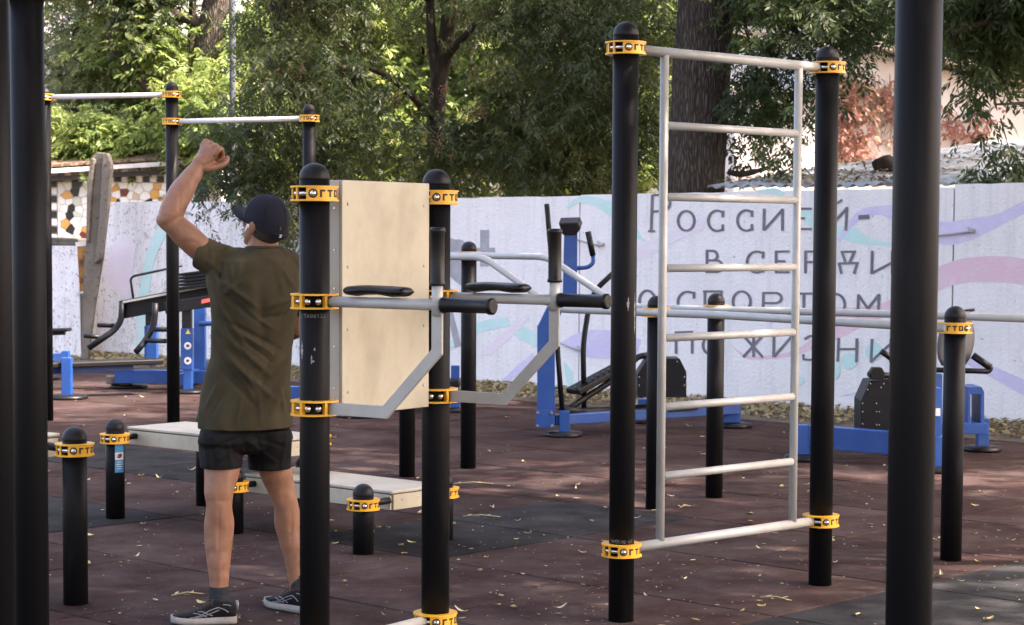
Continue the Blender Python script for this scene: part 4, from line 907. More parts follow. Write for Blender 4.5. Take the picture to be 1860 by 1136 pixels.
# right arm bent in front of the body
shr = PB(524,486,.14)
chain(sk, [shr, PB(536,520,.16), PB(540,560,.17), PB(538,596,.18)], [.062,.055,.05,.046], 18)
chain(sk, [PB(538,596,.18), PB(520,600,.30), PB(496,588,.40), PB(480,578,.44)], [.046,.048,.040,.030], 18)
# neck, head
HC = PB(481,404,.03); hf = V((-.80,.56,.20)).normalized(); hr = hf.cross(V((0,0,1))).normalized(); hu = hr.cross(hf)
HR = Matrix((hr, hf, hu)).transposed()
def H(r, f, u): return HC+hr*r+hf*f+hu*u
chain(sk, [PB(474,474,.05), PB(477,452,.05), PB(480,430,.045), PB(482,412,.03)], [.078,.066,.0625,.062], 22)
sk.ball(H(0,-.008,.012), (.076,.098,.100), 24, 16, HR)    # skull
sk.ball(H(0,.038,-.055), (.056,.056,.066), 20, 12, HR)    # jaw
sk.ball(H(0,.074,-.098), (.026,.022,.018), 14, 8, HR)     # chin
sk.ball(H(0,.075,-.012), (.048,.028,.040), 16, 10, HR)    # cheeks
sk.ball(H(0,.082,.028), (.050,.016,.012), 14, 8, HR)      # brow
sk.tube([H(0,.088,.018), H(0,.100,-.010), H(0,.113,-.032)], [.007,.010,.013], 10); sk.ball(H(0,.104,-.036), (.018,.012,.009), 10, 8, HR)
sk.ball(H(0,.094,-.062), (.024,.010,.006), 12, 8, HR); sk.ball(H(0,.092,-.073), (.021,.010,.006), 12, 8, HR)   # lips
for s in (-1, 1):
    e = Matrix.Rotation(-.3*s, 3, 'Z'); sk.ball(H(.080*s,-.006,-.022), (.010,.019,.031), 14, 10, HR @ e); sk.ball(H(.083*s,-.014,-.010), (.006,.016,.022), 10, 8, HR @ e)
# left fist: palm, four curled fingers, thumb
hd_ = (PB(388,262,.0)-wr).normalized(); kn = V((.42,.86,-.10)).normalized(); kn = (kn-hd_*kn.dot(hd_)).normalized(); ac = hd_.cross(kn).normalized()
def Hd(a, k, c): return wr+(hd_*a+kn*k+ac*c)*1.16               # along the hand, towards the curled fingers, across
sk.loft([(Hd(-.005,0,0), ac*.031, kn*.024), (Hd(.02,.002,0), ac*.036, kn*.026), (Hd(.05,.002,0), ac*.043, kn*.027), (Hd(.078,.000,0), ac*.045, kn*.024), (Hd(.092,.0,0), ac*.040, kn*.016)], 18)
for i, (c, ln, r) in enumerate(((-.035,.92,.0108),(-.012,1.06,.0116),(.012,1.0,.0112),(.034,.80,.0098))):
    chain(sk, [Hd(.070,-.006,c), Hd(.094+.004*ln,-.003,c), Hd(.090,.034*ln,c*.96), Hd(.066,.049*ln,c*.93), Hd(.044,.038*ln,c*.92), Hd(.046,.020,c*.92)], [r*1.05,r*1.12,r*1.02,r,r*.92,r*.85], 10, 3)
sk.ball(Hd(.066,.020,0), .029, 14, 10)
chain(sk, [Hd(.008,.006,-.026), Hd(.030,.022,-.044), Hd(.052,.036,-.054), Hd(.070,.046,-.056), Hd(.088,.052,-.050)], [.018,.0165,.0140,.0135,.0105], 10, 3)
# right hand, loosely closed in front of the chest
rw = PB(480,578,.44); a0 = (rw-PB(496,588,.40)).normalized(); c0 = V((0,0,1)); k0 = a0.cross(c0).normalized()
sk.loft([(rw, c0*.030, k0*.020), (rw+a0*.045, c0*.041, k0*.020), (rw+a0*.088, c0*.042, k0*.014)], 16)
for c, ln in ((-.031,.85),(-.010,1.0),(.011,1.05),(.031,.95)):
    b = rw+c0*c+a0*.085; chain(sk, [b-a0*.01, b+a0*.022*ln+k0*.012, b+a0*.024*ln+k0*.040, b+a0*.0+k0*.052], [.0105,.0105,.0098,.0088], 10, 3)
chain(sk, [rw+a0*.02+c0*.03, rw+a0*.05+c0*.055+k0*.02, rw+a0*.08+c0*.05+k0*.038], [.015,.013,.010], 10, 3)
def skin_disp(co, n_):
    x, y = ray_px(co); h = .0014*mnoise.noise(co*26)
    def gs(a, b, sx, sy): return math.exp(-((x-a)/sx)**2-((y-b)/sy)**2)
    if y > 800 and n_.y < .2:
        h += -.0045*gs(400,905,9,16)-.003*gs(518,902,8,14)-.0010*gs(396,911,13,3)-.0010*gs(514,907,11,3)
        h += -.0035*gs(397,965,3.5,34)+.0022*gs(387,950,9,26)+.0022*gs(409,955,9,26)-.003*gs(529,960,3.5,30)+.002*gs(520,948,8,24)
        h += -.0025*gs(386,1000,5,12)-.0025*gs(410,1004,5,12)+.002*gs(388,880,4,26)+.002*gs(413,880,4,26)-.002*gs(392,1050,3,30)-.002*gs(405,1050,3,30)
    elif y < 500:
        h += -.003*gs(322,424,3,14)+.0025*gs(300,402,6,6)-.002*gs(326,370,3,26)-.002*gs(345,440,16,4)+.002*gs(335,436,10,8)
    return h
body = link('body', remesh(sk, 'body', M['skin'], .0042, 3, skin_disp), man)
body.data.transform(Matrix.Translation(-man.location))
# knee folds and elbow are left to the light; eyes
for s in (-1, 1):
    mb = MB(); mb.ball(H(.031*s,.082,.006), .0115, 12, 8); e = part('eye', mb, M['earbud'], man); mb = MB(); mb.ball(H(.031*s,.091,.006), .0052, 10, 6); part('iris', mb, M['hair'], e)
# hair under the cap
mb = MB(); mb.ball(H(0,-.020,-.002), (.0795,.0945,.088), 24, 14, HR)
for i, v in enumerate(mb.v):
    l = HR.transposed() @ (v-HC)
    if l.y > .01: mb.v[i] = HC+HR @ V((l.x*.9, .01+(l.y-.01)*.2, l.z))
part('hair', mb, M['hair'], man)
# shirt
st_ = MB()
st_.loft([trunk_ring(447,476,27,.055,.03), trunk_ring(456,474,36,.068,.03), trunk_ring(464,466,58,.085,.03,tilt=.02), trunk_ring(474,461,74,.103,.02), trunk_ring(490,459,81,.122,.02), trunk_ring(515,461,82,.132,.01), trunk_ring(545,463,79,.135), trunk_ring(580,461,76,.129), trunk_ring(615,459,73.5,.122), trunk_ring(648,456,71.5,.119), trunk_ring(681,449.5,74,.125), trunk_ring(714,447,79,.137), trunk_ring(748,446,82.5,.149), trunk_ring(777,446.5,84,.154)], 40)
chain(st_, [PB(430,488,.02), PB(410,482,-.01), PB(394,474,-.03)], [.093,.082,.066], 24)
st_.loft([(PB(412,484,-.02), V((.012,.0,.088)), V((.02,.082,0))), (PB(388,471,-.04), V((.022,0,.070)), V((.02,.072,0))), (PB(366,459,-.055), V((.027,0,.064)), V((.02,.066,0)))], 24)
chain(st_, [PB(500,484,.08), PB(524,490,.13), PB(534,520,.15), PB(538,552,.16)], [.09,.080,.072,.068], 20)
def folds(co, n_):
    d = ray_px(co); x, y = d
    h = 0
    # diagonal pull lines from the right shoulder blade down to the left hip, and hem ripples
    def fold(x0, y0, x1, y1, wd_, amp):
        vx, vy = x1-x0, y1-y0; Lq = vx*vx+vy*vy; t = ((x-x0)*vx+(y-y0)*vy)/Lq; tt = min(1, max(0, t)); dd = math.hypot(x-x0-vx*tt, y-y0-vy*tt)
        return amp*math.exp(-(dd/wd_)**2)*math.sin(math.pi*min(1, max(.02, tt*.9+.05)))
    for f in FOLDS: h += 1.5*fold(*f)
    p = V((x*.014-y*.006, y*.010+x*.004, co.y*1.2))
    h += .0055*mnoise.noise(p*1.0+V((3,1,0)))+.0035*mnoise.noise(p*2.3)
    if y > 720: h += .0035*(y-720)/60*math.sin(x*.13+1.5*mnoise.noise(V((x*.03,0,0))))
    return h
FOLDS = [(402,470,398,520,3.5,-.007),(418,478,430,560,4,.005),(392,545,455,640,4,.007),(392,560,450,655,3.2,-.006),(388,610,470,715,4,.007),(388,628,455,722,3.2,-.006),(540,520,500,585,4,.006),(538,535,505,590,3.2,-.006),(527,640,455,700,4,.006),(526,655,460,712,3.2,-.005),(440,560,500,600,4,.005),(430,600,505,650,3.6,.006),(432,612,500,662,3,-.005),(372,745,400,690,4,.006),(385,755,412,700,3.4,-.005),(520,765,505,700,4,.006),(430,770,440,710,4,.004),(475,772,470,710,4,.004),(380,450,374,485,3,-.005),(388,455,384,505,3,.005),(395,505,470,560,5,.010),(400,530,470,585,5,-.007),(386,520,430,640,6,.008),(398,600,500,690,6,.009),(394,575,520,640,5,-.007),(400,640,510,735,6,.009),(396,665,470,745,5,-.007),(520,560,440,700,7,.006),(530,600,470,690,5,-.006),(535,540,480,560,5,.007),(528,570,470,580,4,-.006),(470,470,480,640,10,-.008),(440,470,425,520,6,.006),(500,470,515,540,6,.006),(384,480,410,520,4,-.008),(374,470,400,500,4,.006),(530,640,490,760,6,.007),(520,690,440,770,5,-.006),(455,500,400,540,5,.006),(505,480,540,530,5,.006)]
shirt = link('t_shirt', remesh(st_, 't_shirt', M['shirt'], .0048, 5, folds), man); shirt.data.transform(Matrix.Translation(-man.location))
mb = MB(); c = trunk_ring(450,476,28.5,.059,.03)
mb.tube([c[0]+c[1]*math.cos(a*math.pi/16)+c[2]*math.sin(a*math.pi/16)+V((0,0,.004*math.cos(a*math.pi/16))) for a in range(33)], .006, 8, False); part('collar_band', mb, M['shirt'], shirt)
# shorts
so = MB(); hf2 = V((-.62,.78,0)).normalized(); hr2 = V((.78,.62,0)).normalized()
so.loft([trunk_ring(752,447,64,.095,0,hf2,hr2), trunk_ring(772,446,70,.105,0,hf2,hr2), trunk_ring(788,446.5,80,.122,0,hf2,hr2), trunk_ring(800,447,83,.124,0,hf2,hr2), trunk_ring(815,447,72,.10,0,hf2,hr2), trunk_ring(824,447,40,.06,0,hf2,hr2)], 36)
def legring(x, y, hw, d, b): return (PB(x, y, d), V((hw*S_,0,0)), V((0,b,0)))
so.loft([legring(404,780,40,-.01,.115), legring(403,800,43,-.03,.122), legring(402,820,41,-.05,.118), legring(402,838,38.5,-.065,.112), legring(402.5,849,37.5,-.07,.110)], 30)
so.loft([legring(488,780,40,.03,.115), legring(489,800,43,.05,.122), legring(488.5,820,42.5,.08,.118), legring(488,838,41.5,.11,.112), legring(488,851,41,.115,.110)], 30)
SF = [(446,800,400,835,4,.006),(444,790,385,815,4,-.005),(448,800,500,840,4,.006),(450,790,515,812,4,-.005),(370,790,378,845,4,.005),(384,800,390,850,3.5,-.005),(520,790,512,848,4,.005),(470,800,474,850,4,-.005),(415,810,420,850,4,.005),(440,775,436,825,4,-.004)]
def sfold(co, n_):
    x, y = ray_px(co); e = 0
    for x0, y0, x1, y1, wd_, amp in SF:
        vx, vy = x1-x0, y1-y0; t = min(1, max(0, ((x-x0)*vx+(y-y0)*vy)/(vx*vx+vy*vy))); e += amp*math.exp(-(math.hypot(x-x0-vx*t, y-y0-vy*t)/wd_)**2)
    return e+ .004*mnoise.noise(V((x*.035, y*.018, 3)))+.005*math.sin(x*.11+y*.05)*max(0, min(1, (y-780)/60))*.6-.006*math.exp(-((x-446)/5)**2)*max(0, min(1, (y-770)/40))
shorts = link('shorts', remesh(so, 'shorts', M['shorts'], .0052, 4, sfold), man); shorts.data.transform(Matrix.Translation(-man.location))
# socks
for pts, r in (([L(398,1065), L(398,1080), L(397.5,1092), L(395,1106)], [.0405,.0415,.044,.046]), ([Rr(541,1044,0), Rr(543,1060), Rr(544,1072), Rr(544,1084)], [.0385,.0395,.042,.044])):
    mb = MB(); q = smooth_path(pts, 3); rr = [r[0]+(r[-1]-r[0])*i/(len(q)-1) for i in range(len(q))]; rr[0] *= 1.02; mb.tube(q, rr, 20); part('sock', mb, M['sock'], man)
# running shoes
def shoe(heel, dirv, ln, side):
    d = V((dirv[0], dirv[1], 0)).normalized(); n_ = V((-d.y, d.x, 0)); k = ln/.285
    def Q(x, y, z): return V((heel.x, heel.y, 0))+d*(x*k)+n_*(y*k)+V((0,0,z*k))
    prof = [(-.004,.018,.030,.062),(.006,.030,.028,.085),(.03,.036,.027,.098),(.06,.037,.027,.096),(.09,.038,.026,.094),(.115,.039,.025,.088),(.14,.042,.025,.076),(.175,.046,.025,.062),(.21,.047,.026,.053),(.245,.041,.029,.047),(.27,.029,.033,.043),(.283,.012,.036,.040)]
    up_ = MB(); rings = []
    for x, hw, zb, zt_ in prof: rings.append((Q(x, 0, (zb+zt_)/2), n_*hw*k, V((0,0,(zt_-zb)/2*k))))
    N_ = 24; vs = []
    for (c, A, Bq) in rings:
        for i in range(N_):
            a = 2*math.pi*i/N_; cc, ss = math.cos(a), math.sin(a); e = .75
            vs.append(c+A*math.copysign(abs(cc)**e, cc)*(1 if ss < 0 else 1-.25*ss)+Bq*math.copysign(abs(ss)**e, ss))
    fs = [(i*N_+j, i*N_+(j+1)%N_, (i+1)*N_+(j+1)%N_, (i+1)*N_+j) for i in range(len(rings)-1) for j in range(N_)]+[tuple(range(N_))[::-1], tuple(range((len(rings)-1)*N_, len(rings)*N_))]
    up_.add(vs, fs, True); s = part('shoe', up_, M['shoe'], man)
    so_ = MB(); vs = []; fs = []; m_ = len(prof)
    for x, hw, zb, zt_ in prof:
        w2 = hw+.005; lift = .012*max(0, (x-.2)/.085)**2+.004*max(0, (.02-x)/.03)
        for y, z in ((-w2, lift+.004), (-w2*1.02, zb*.55+lift*.5), (-w2*.97, zb+.006), (w2*.97, zb+.006), (w2*1.02, zb*.55+lift*.5), (w2, lift+.004), (w2*.8, lift), (-w2*.8, lift)): vs.append(Q(x*1.02-.002, y, z))
    for i in range(m_-1):
        for j in range(8): fs.append((i*8+j, i*8+(j+1)%8, (i+1)*8+(j+1)%8, (i+1)*8+j))
    fs += [tuple(range(8))[::-1], tuple(range((m_-1)*8, m_*8))]; so_.add(vs, fs, True); part('sole', so_, M['sole'], s)
    def top(x, y):
        for a, b in zip(prof, prof[1:]):
            if a[0] <= x <= b[0]:
                t = (x-a[0])/(b[0]-a[0]); hw = a[1]+(b[1]-a[1])*t; zb = a[2]+(b[2]-a[2])*t; zt_ = a[3]+(b[3]-a[3])*t; return hw, zb, zt_
        return prof[-1][1:]
    def srf(x, f, sg):                                    # f = 0 foot of the side, 1 = top edge
        hw, zb, zt_ = top(x, 0); a = -.5*math.pi+math.pi*(.5*f+.32); ss = math.sin(a); cc = math.cos(a)
        y = hw*abs(cc)**.75*(1 if ss < 0 else 1-.25*ss); return Q(x, sg*(y+.0016), (zb+zt_)/2+(zt_-zb)/2*math.copysign(abs(ss)**.75, ss))
    lc = MB()
    for i in range(6):
        x = .105+i*.0155; hw, zb, zt_ = top(x, 0); lc.tube([Q(x, -.024, zt_-.006), Q(x+.003, -.010, zt_+.003), Q(x-.003, .010, zt_+.003), Q(x, .024, zt_-.006)], .0026, 6)
    for sg in (-1, 1): lc.tube(smooth_path([Q(.11,.0,.094), Q(.10,sg*.018,.104), Q(.118,sg*.030,.098), Q(.14,sg*.030,.080)], 4), .0022, 6)
    part('laces', lc, M['hair'], s)
    st2 = MB()
    for sg in (-1, 1):
        for A_, B_ in (((.10,.06),(.165,.78)), ((.125,.04),(.185,.72)), ((.075,.60),(.20,.12)), ((.07,.42),(.19,.02)), ((.03,.30),(.075,.60)), ((.02,.75),(.055,.85))):
            st2.tube([srf(A_[0]+(B_[0]-A_[0])*t/6, A_[1]+(B_[1]-A_[1])*t/6, sg) for t in range(7)], .0022, 5)
    part('side_stripes', st2, M['stripe'], s)
    pt = MB(); pt.tube([Q(-.006,0,.06), Q(-.009,0,.085), Q(-.006,0,.102)], .006, 8); part('heel_tab', pt, M['stripe'], s)
hl = gp(428, 1132); shoe(V((hl.x, hl.y, 0)), (-.985,-.10), .268, -1)
hr_ = gp(561, 1115); shoe(V((hr_.x, hr_.y, 0)), (-.73,.68), .275, -1)
# cap
cp = MB(); n = 36; vs = []; fs = []; m_ = 10
for i in range(m_+1):
    ph = math.pi/2*i/m_*1.0
    for k in range(n):
        a = 2*math.pi*k/n; cc, ss = math.cos(ph), math.sin(ph); fy = math.sin(a)
        vs.append(H(.0885*math.cos(a)*cc**.9, -.008+.1105*fy*cc**.9, -.002+.006*fy*(1-ss)+.124*ss**.95))
# lower skirt at the back
low_ = []
for k in range(n):
    a = 2*math.pi*k/n; bk = max(0, -math.sin(a)); low_.append(H(.083*math.cos(a), -.008+.104*math.sin(a), -.010-.045*bk**.8))
vs = low_+vs
for i in range(m_+1):
    for k in range(n): a = i*n+k; b = i*n+(k+1)%n; fs.append((a,b,b+n,a+n))
fs.append(tuple((m_+1)*n+k for k in range(n))); cp.add(vs, fs, True); cap = part('cap', cp, M['cap'], man)
br = MB(); vs = []; fs = []; n2 = 14
for j, (sc2, dz) in enumerate(((1,.0),(1,-.004))):
    for i in range(n2+1):
        a = math.pi*i/n2
        vs += [H(.080*math.cos(a)*.98, .020+.070*math.sin(a), .010+dz), H(.078*math.cos(a), .040+.128*math.sin(a)**.8, .010+.030*math.sin(a)-.018*math.cos(a)**2+dz)]
for i in range(n2): fs.append((2*i,2*i+1,2*i+3,2*i+2)); b = 2*(n2+1); fs.append((b+2*i,b+2*i+2,b+2*i+3,b+2*i+1)); fs.append((2*i+1,b+2*i+1,b+2*i+3,2*i+3))
br.add(vs, fs, True); part('brim', br, M['cap'], cap)
mb = MB(); mb.ball(H(0,-.008,.124), (.007,.007,.004), 10, 6, HR); part('button', mb, M['cap'], cap)
for k in range(6):
    a = R(30+60*k); mb = MB(); mb.tube([H(.0893*math.cos(a)*max(0,math.cos(p))**.9, -.008+.1113*math.sin(a)*max(0,math.cos(p))**.9, -.002+.1245*math.sin(p)**.95) for p in [math.pi/2*i/8 for i in range(9)]], .0012, 5, False); part('seam', mb, M['cap'], cap)
mb = MB(); vs = [H(.032*math.cos(a), -.1195+.004*abs(math.cos(a))+.010*math.sin(a)**2, -.012+.036*math.sin(a)) for a in [math.pi*i/10 for i in range(11)]]; mb.add(vs, [tuple(range(11))]); part('back_opening', mb, M['hair'], cap)
mb = MB(); mb.tube([H(.052,-.093,-.030), H(.025,-.110,-.036), H(0,-.115,-.038), H(-.025,-.110,-.036), H(-.052,-.093,-.030)], .010, 8, True, .5); part('strap', mb, M['cap'], cap)
mb = MB(); mb.box(H(-.022,-.117,-.036), (.012,.006,.012), HR); part('buckle', mb, M['plate'], cap)
mb = MB(); mb.ball(H(-.090,.010,-.020), (.006,.008,.009), 10, 6, HR); mb.tube([H(-.091,.014,-.026), H(-.090,.024,-.048)], .0032, 8); part('earbud', mb, M['earbud'], man)
mb = MB(); q = PB(538,592,.18); mb.tube([PB(520,600,.30)+(PB(496,588,.40)-PB(520,600,.30))*t for t in (.75,.9)], .040, 14); part('watch', mb, M['rubber'], man)
SHADE = [(6.5,4.0,6.0,4.0,6.6,1.8), (7.8,9.0,6.5,4.0,7.2,1.9), (9.0,14.0,5.6,3.4,7.6,1.9), (9.0,-3.5,5.0,4.0,6.8,1.9), (3.4,.0,5.2,3.4,6.2,1.5), (11.0,20.5,4.2,3.2,7.0,1.6), (12.0,28.0,4.4,3.4,6.9,1.5)]
SHX = [-2.5, -3.5, -3.0, -1.0, -1.8, -2.2, -2.6]
SHN = [880,1000,700,420,560,420,420]; SHT = .455
# ================================================================== trees
def vnoise(p, s, seed=0):
    p = p*s+seed*17.3; i = np.floor(p).astype(np.int64); f = p-i; f = f*f*(3-2*f); out = 0
    def h(a): n = (a[:,0]*374761393+a[:,1]*668265263+a[:,2]*2147483647//7+seed*1013904223) & 0xffffffff; n = ((n ^ (n >> 13))*1274126177) & 0xffffffff; return ((n ^ (n >> 16)) & 0xffff)/65535
    for dx in (0,1):
        for dy in (0,1):
            for dz in (0,1):
                wgt = (f[:,0] if dx else 1-f[:,0])*(f[:,1] if dy else 1-f[:,1])*(f[:,2] if dz else 1-f[:,2])
                out = out+wgt*h(i+np.array([dx,dy,dz]))
    return out
def unit(a): return a/np.maximum(1e-9, np.linalg.norm(a, axis=-1, keepdims=True))
def leaves(name, parent, C, npc, spread, m, L=.20, k=9, ll=.075, lw=.011, droop=.7, fan=.9, flat=.35):
    """compound leaves: k leaflets on each rachis, drooping from twig ends C"""
    M_ = len(C)*npc; o = np.repeat(C, npc, 0)+nr.normal(0, 1, (M_,3))*np.array([spread,spread,spread*.75])
    az = nr.uniform(0, 2*np.pi, M_); d = np.stack([np.cos(az)*fan, np.sin(az)*fan, -droop+nr.normal(0,.35,M_)], 1); d = unit(d)
    up = unit(np.stack([nr.normal(0,flat,M_), nr.normal(0,flat,M_), np.ones(M_)], 1)); sd_ = unit(np.cross(d, up)); up = np.cross(sd_, d)
    sc_l = nr.uniform(.7, 1.25, M_)
    j = np.arange(k); t = .15+.85*(j//2+1)/((k+1)//2); t[-1] = 1.0; sg = np.where(j % 2 == 0, 1., -1.); sg[-1] = 0
    base = o[:,None,:]+d[:,None,:]*(t[None,:,None]*L*sc_l[:,None,None])
    dr = unit(d[:,None,:]*(.55+(sg == 0)*1.0)[None,:,None]+sd_[:,None,:]*(sg*.8)[None,:,None]+np.array([0,0,-.25])+nr.normal(0,.16,(M_,k,3)))
    wv = unit(np.cross(dr, up[:,None,:]+nr.normal(0,.45,(M_,k,3))))
    lg = ll*sc_l[:,None,None]*nr.uniform(.75,1.2,(M_,k,1)); wd_ = lw*sc_l[:,None,None]
    q = np.stack([base, base+dr*lg*.42+wv*wd_, base+dr*lg, base+dr*lg*.42-wv*wd_], 2).reshape(-1,3)
    q = q-np.array(wloc(parent))
    f = np.arange(len(q), dtype=np.int32).reshape(-1,4)
    return link(name, raw_mesh(name, q, f, m), parent)
def fill(boxes, n, seed, thr=.42, s=.9, keep=None):
    """twig ends scattered through ellipsoids (centre, radii), thinned to clumps by noise"""
    vol = [b[1][0]*b[1][1]*b[1][2]*(b[2] if len(b) > 2 else 1) for b in boxes]; tot = sum(vol); out = []
    for b, v in zip(boxes, vol):
        m_ = int(n*v/tot*4)+8; p = nr.normal(0,1,(m_,3)); p = unit(p)*(nr.uniform(0,1,(m_,1))**(1/2.4)); p = p*np.array(b[1])+np.array(b[0])
        p = p[vnoise(p, s, seed) > thr]; out.append(p[:int(n*v/tot)])
    p = np.concatenate(out)
    if keep is not None: p = p[keep(p)]
    return p
def limb(parent, name, pts, r0, r1, m, n=10, wob=.0):
    q = smooth_path(pts, 5)
    q = [p+V((mnoise.noise(p*1.7), mnoise.noise(p*1.7+V((9,3,1))), 0))*wob for p in q]
    rs_ = [r0+(r1-r0)*(i/(len(q)-1)) for i in range(len(q))]
    mb = MB(); mb.tube(q, rs_, n); return part(name, mb, m, parent)
def twigs(parent, C, anchors, n, m, r=.006):
    mb = MB(); A = [V(a) for a in anchors]
    for c in C[nr.permutation(len(C))[:n]]:
        c = V(c); a = min(A, key=lambda q: (q-c).length); a = a+(c-a)*rng.uniform(.0,.5)
        mid = (a+c)/2+V((rng.uniform(-.1,.1), rng.uniform(-.1,.1), rng.uniform(.0,.2)))
        mb.tube([a, mid, c], [r*1.6, r, r*.5], 4, False)
    o = part('twigs', mb, m, parent); o['kind'] = 'stuff'
def ell(px0, px1, py0, py1, Y, dY):                       # ellipsoid that fills a patch of the picture at distance Y
    a, b = at((px0+px1)/2, (py0+py1)/2, Y), at(px1, py0, Y); return ((a.x, Y, a.z), (b.x-a.x, dY, b.z-a.z))
# ---- central ash: dark trunk, drooping crown over the wall
YC = 24.0
tb = at(793, 300, YC)
ct = thing('ash_tree', 'dark ash tree whose drooping crown hangs over the middle of the wall', 'tree', (tb.x, YC, -.03))
def PT(x, y, Y=YC): return at(x, y, Y)
limb(ct, 'trunk', [(tb.x,YC,-.05), PT(795,330), PT(792,230), PT(797,150), PT(812,60), PT(820,-80), PT(826,-300), PT(815,-600)], .135, .06, M['darkbark'], 12)
for pts, r in (([PT(797,170),PT(786,90),PT(780,0),PT(770,-150),PT(740,-330)], .075), ([PT(805,110),PT(850,60,23.8),PT(885,25,23.6),PT(985,15,23.3),PT(1100,60,23)], .055), ([PT(796,255),PT(850,232,23.4),PT(930,215,23),PT(1030,240,22.8)], .045),
               ([PT(790,220),PT(720,150,23.4),PT(650,120,23.0),PT(560,140,22.6)], .05), ([PT(790,280),PT(715,290,23.6),PT(640,250,23.2)], .035), ([PT(985,15,23.3),PT(1030,70,23),PT(1060,130,22.8)], .03), ([PT(1000,25,23.2),PT(1010,120,23),PT(1040,170,23)], .022), ([PT(780,0),PT(700,-60,23.4),PT(600,-40,22.8),PT(500,60,22.5)], .05)):
    limb(ct, 'limb', pts, r, r*.35, M['darkbark'], 8)
B = [ell(330,800,-120,330,22.8,1.3), ell(760,1260,-120,345,22.6,1.5), ell(430,1200,-500,120,23.2,2.4), ell(320,560,230,445,22.6,.5,), ell(560,900,150,345,23.4,.8), ell(880,1250,120,365,22.9,.9)]
B = [(c, r, wg) for (c, r), wg in zip(B, (1,1,.55,2.6,1.4,1.4))]
def topx(p): return 930+F_PX*p[:,0]/p[:,1], PPY-F_PX*((p[:,2]-EYE)/p[:,1]+.06)
C = fill(B, 2200, 3, .48, 1.25); C = C[C[:,2] > 1.55]
X_, Y_ = topx(C); C = C[~((X_ < 462) & (Y_ < 200))]; X_, Y_ = topx(C)
C = C[~((np.abs(X_-797) < 30) & (Y_ < 320) & (C[:,1] < 24.1) & (vnoise(C, 2.2, 9) < .62))]
# keep the hanging skirt off the wall face
leaves('crown', ct, C, 9, .20, M['leaf'], .20, 9, .085, .0105, .9)
twigs(ct, C, [PT(793,y) for y in (250,150,60,-60)]+[PT(900,30,23.5), PT(1000,30,23.2), PT(930,215,23), PT(650,130,23), PT(560,140,22.6), PT(500,60,22.5), PT(1030,70,23), PT(450,250,22.6), PT(420,340,22.5)], 420, M['darkbark'], .005)
sb = np.array([PT(x,y,22.0) for x, y in ((802,155),(790,245),(525,110),(873,8),(885,125),(722,170),(1000,240),(560,335),(860,190),(1080,150))])
leaves('seed_bunch', ct, sb, 9, .07, M['leafbrown'], .14, 5, .05, .007, 1.6, .5)['kind'] = 'stuff'
# ---- big trunk on the right with foliage of its own
YT = 20.6
bt = thing('large_tree', 'large tree with a thick furrowed grey brown trunk behind the wall', 'tree', (at(1268,300,YT).x, YT, -.03))
q = smooth_path([PT(1258,620,YT), PT(1262,345,YT), PT(1268,250,YT), PT(1276,100,YT), PT(1283,-20,YT), PT(1290,-260,YT), PT(1296,-500,YT)], 14)
mb = MB(); n = 96; vs = []; fs = []
for i, p in enumerate(q):
    t = i/(len(q)-1); r = .315-.05*t+.05*max(0, 1-t*8)
    for k in range(n):
        a = 2*math.pi*k/n; rr = r*(1+.035*mnoise.noise(V((math.cos(a)*2, math.sin(a)*2, p.z*.7)))+.045*mnoise.noise(V((math.cos(a)*7, math.sin(a)*7, p.z*1.3)))+.03*abs(mnoise.noise(V((math.cos(a)*13, math.sin(a)*13, p.z*2.2))))); vs.append((p.x+rr*math.cos(a), p.y+rr*math.sin(a), p.z))
for i in range(len(q)-1):
    for k in range(n): a = i*n+k; b = i*n+(k+1)%n; fs.append((a,b,b+n,a+n))
mb.add(vs, fs, True); part('trunk', mb, M['bark'], bt)
for pts, r in (([PT(1300,60,YT),PT(1350,35,20.4),PT(1400,32,20.2),PT(1450,60,20),PT(1500,90,19.8)], .05), ([PT(1290,-100,YT),PT(1400,-60,20),PT(1520,-40,19.6),PT(1640,0,19.4)], .07), ([PT(1290,-200,YT),PT(1150,-160,21),PT(1050,-120,21.5)], .09), ([PT(1450,60,20),PT(1480,130,19.9),PT(1500,200,19.8)], .025), ([PT(1350,35,20.4),PT(1375,130,20.2),PT(1390,240,20.1)], .022)):
    limb(bt, 'limb', pts, r, r*.35, M['darkbark'], 8)
B = [(*ell(1320,1640,-90,120,20.2,1.0), 1.2), (*ell(1322,1430,60,260,20.5,.5), 1.3), (*ell(1340,1520,80,235,20.0,.5), 1.9), (*ell(1320,1420,230,335,20.9,.4), 1.1), (*ell(1100,1700,-560,-60,20.5,2.4), .5)]
C = fill(B, 900, 5, .41, 1.3)
leaves('crown', bt, C, 8, .17, M['leafdark'], .20, 9, .085, .012, .7)
twigs(bt, C, [PT(1400,32,20.2), PT(1450,60,20), PT(1500,90,19.8), PT(1380,150,20.2), PT(1500,-40,19.7), PT(1350,30,20.4), PT(1480,130,19.9)], 170, M['darkbark'], .005)
C = np.array([PT(x, y, 19.5) for x, y in ((1395,262),(1408,272),(1425,280),(1440,262),(1420,300),(1450,285),(1385,245),(1432,250),(1560,105),(1545,120),(1555,90),(1470,225),(1460,200))])
leaves('hanging_spray', bt, C, 4, .07, M['leafdark'], .2, 7, .08, .014, 1.4, .5)['kind'] = 'stuff'
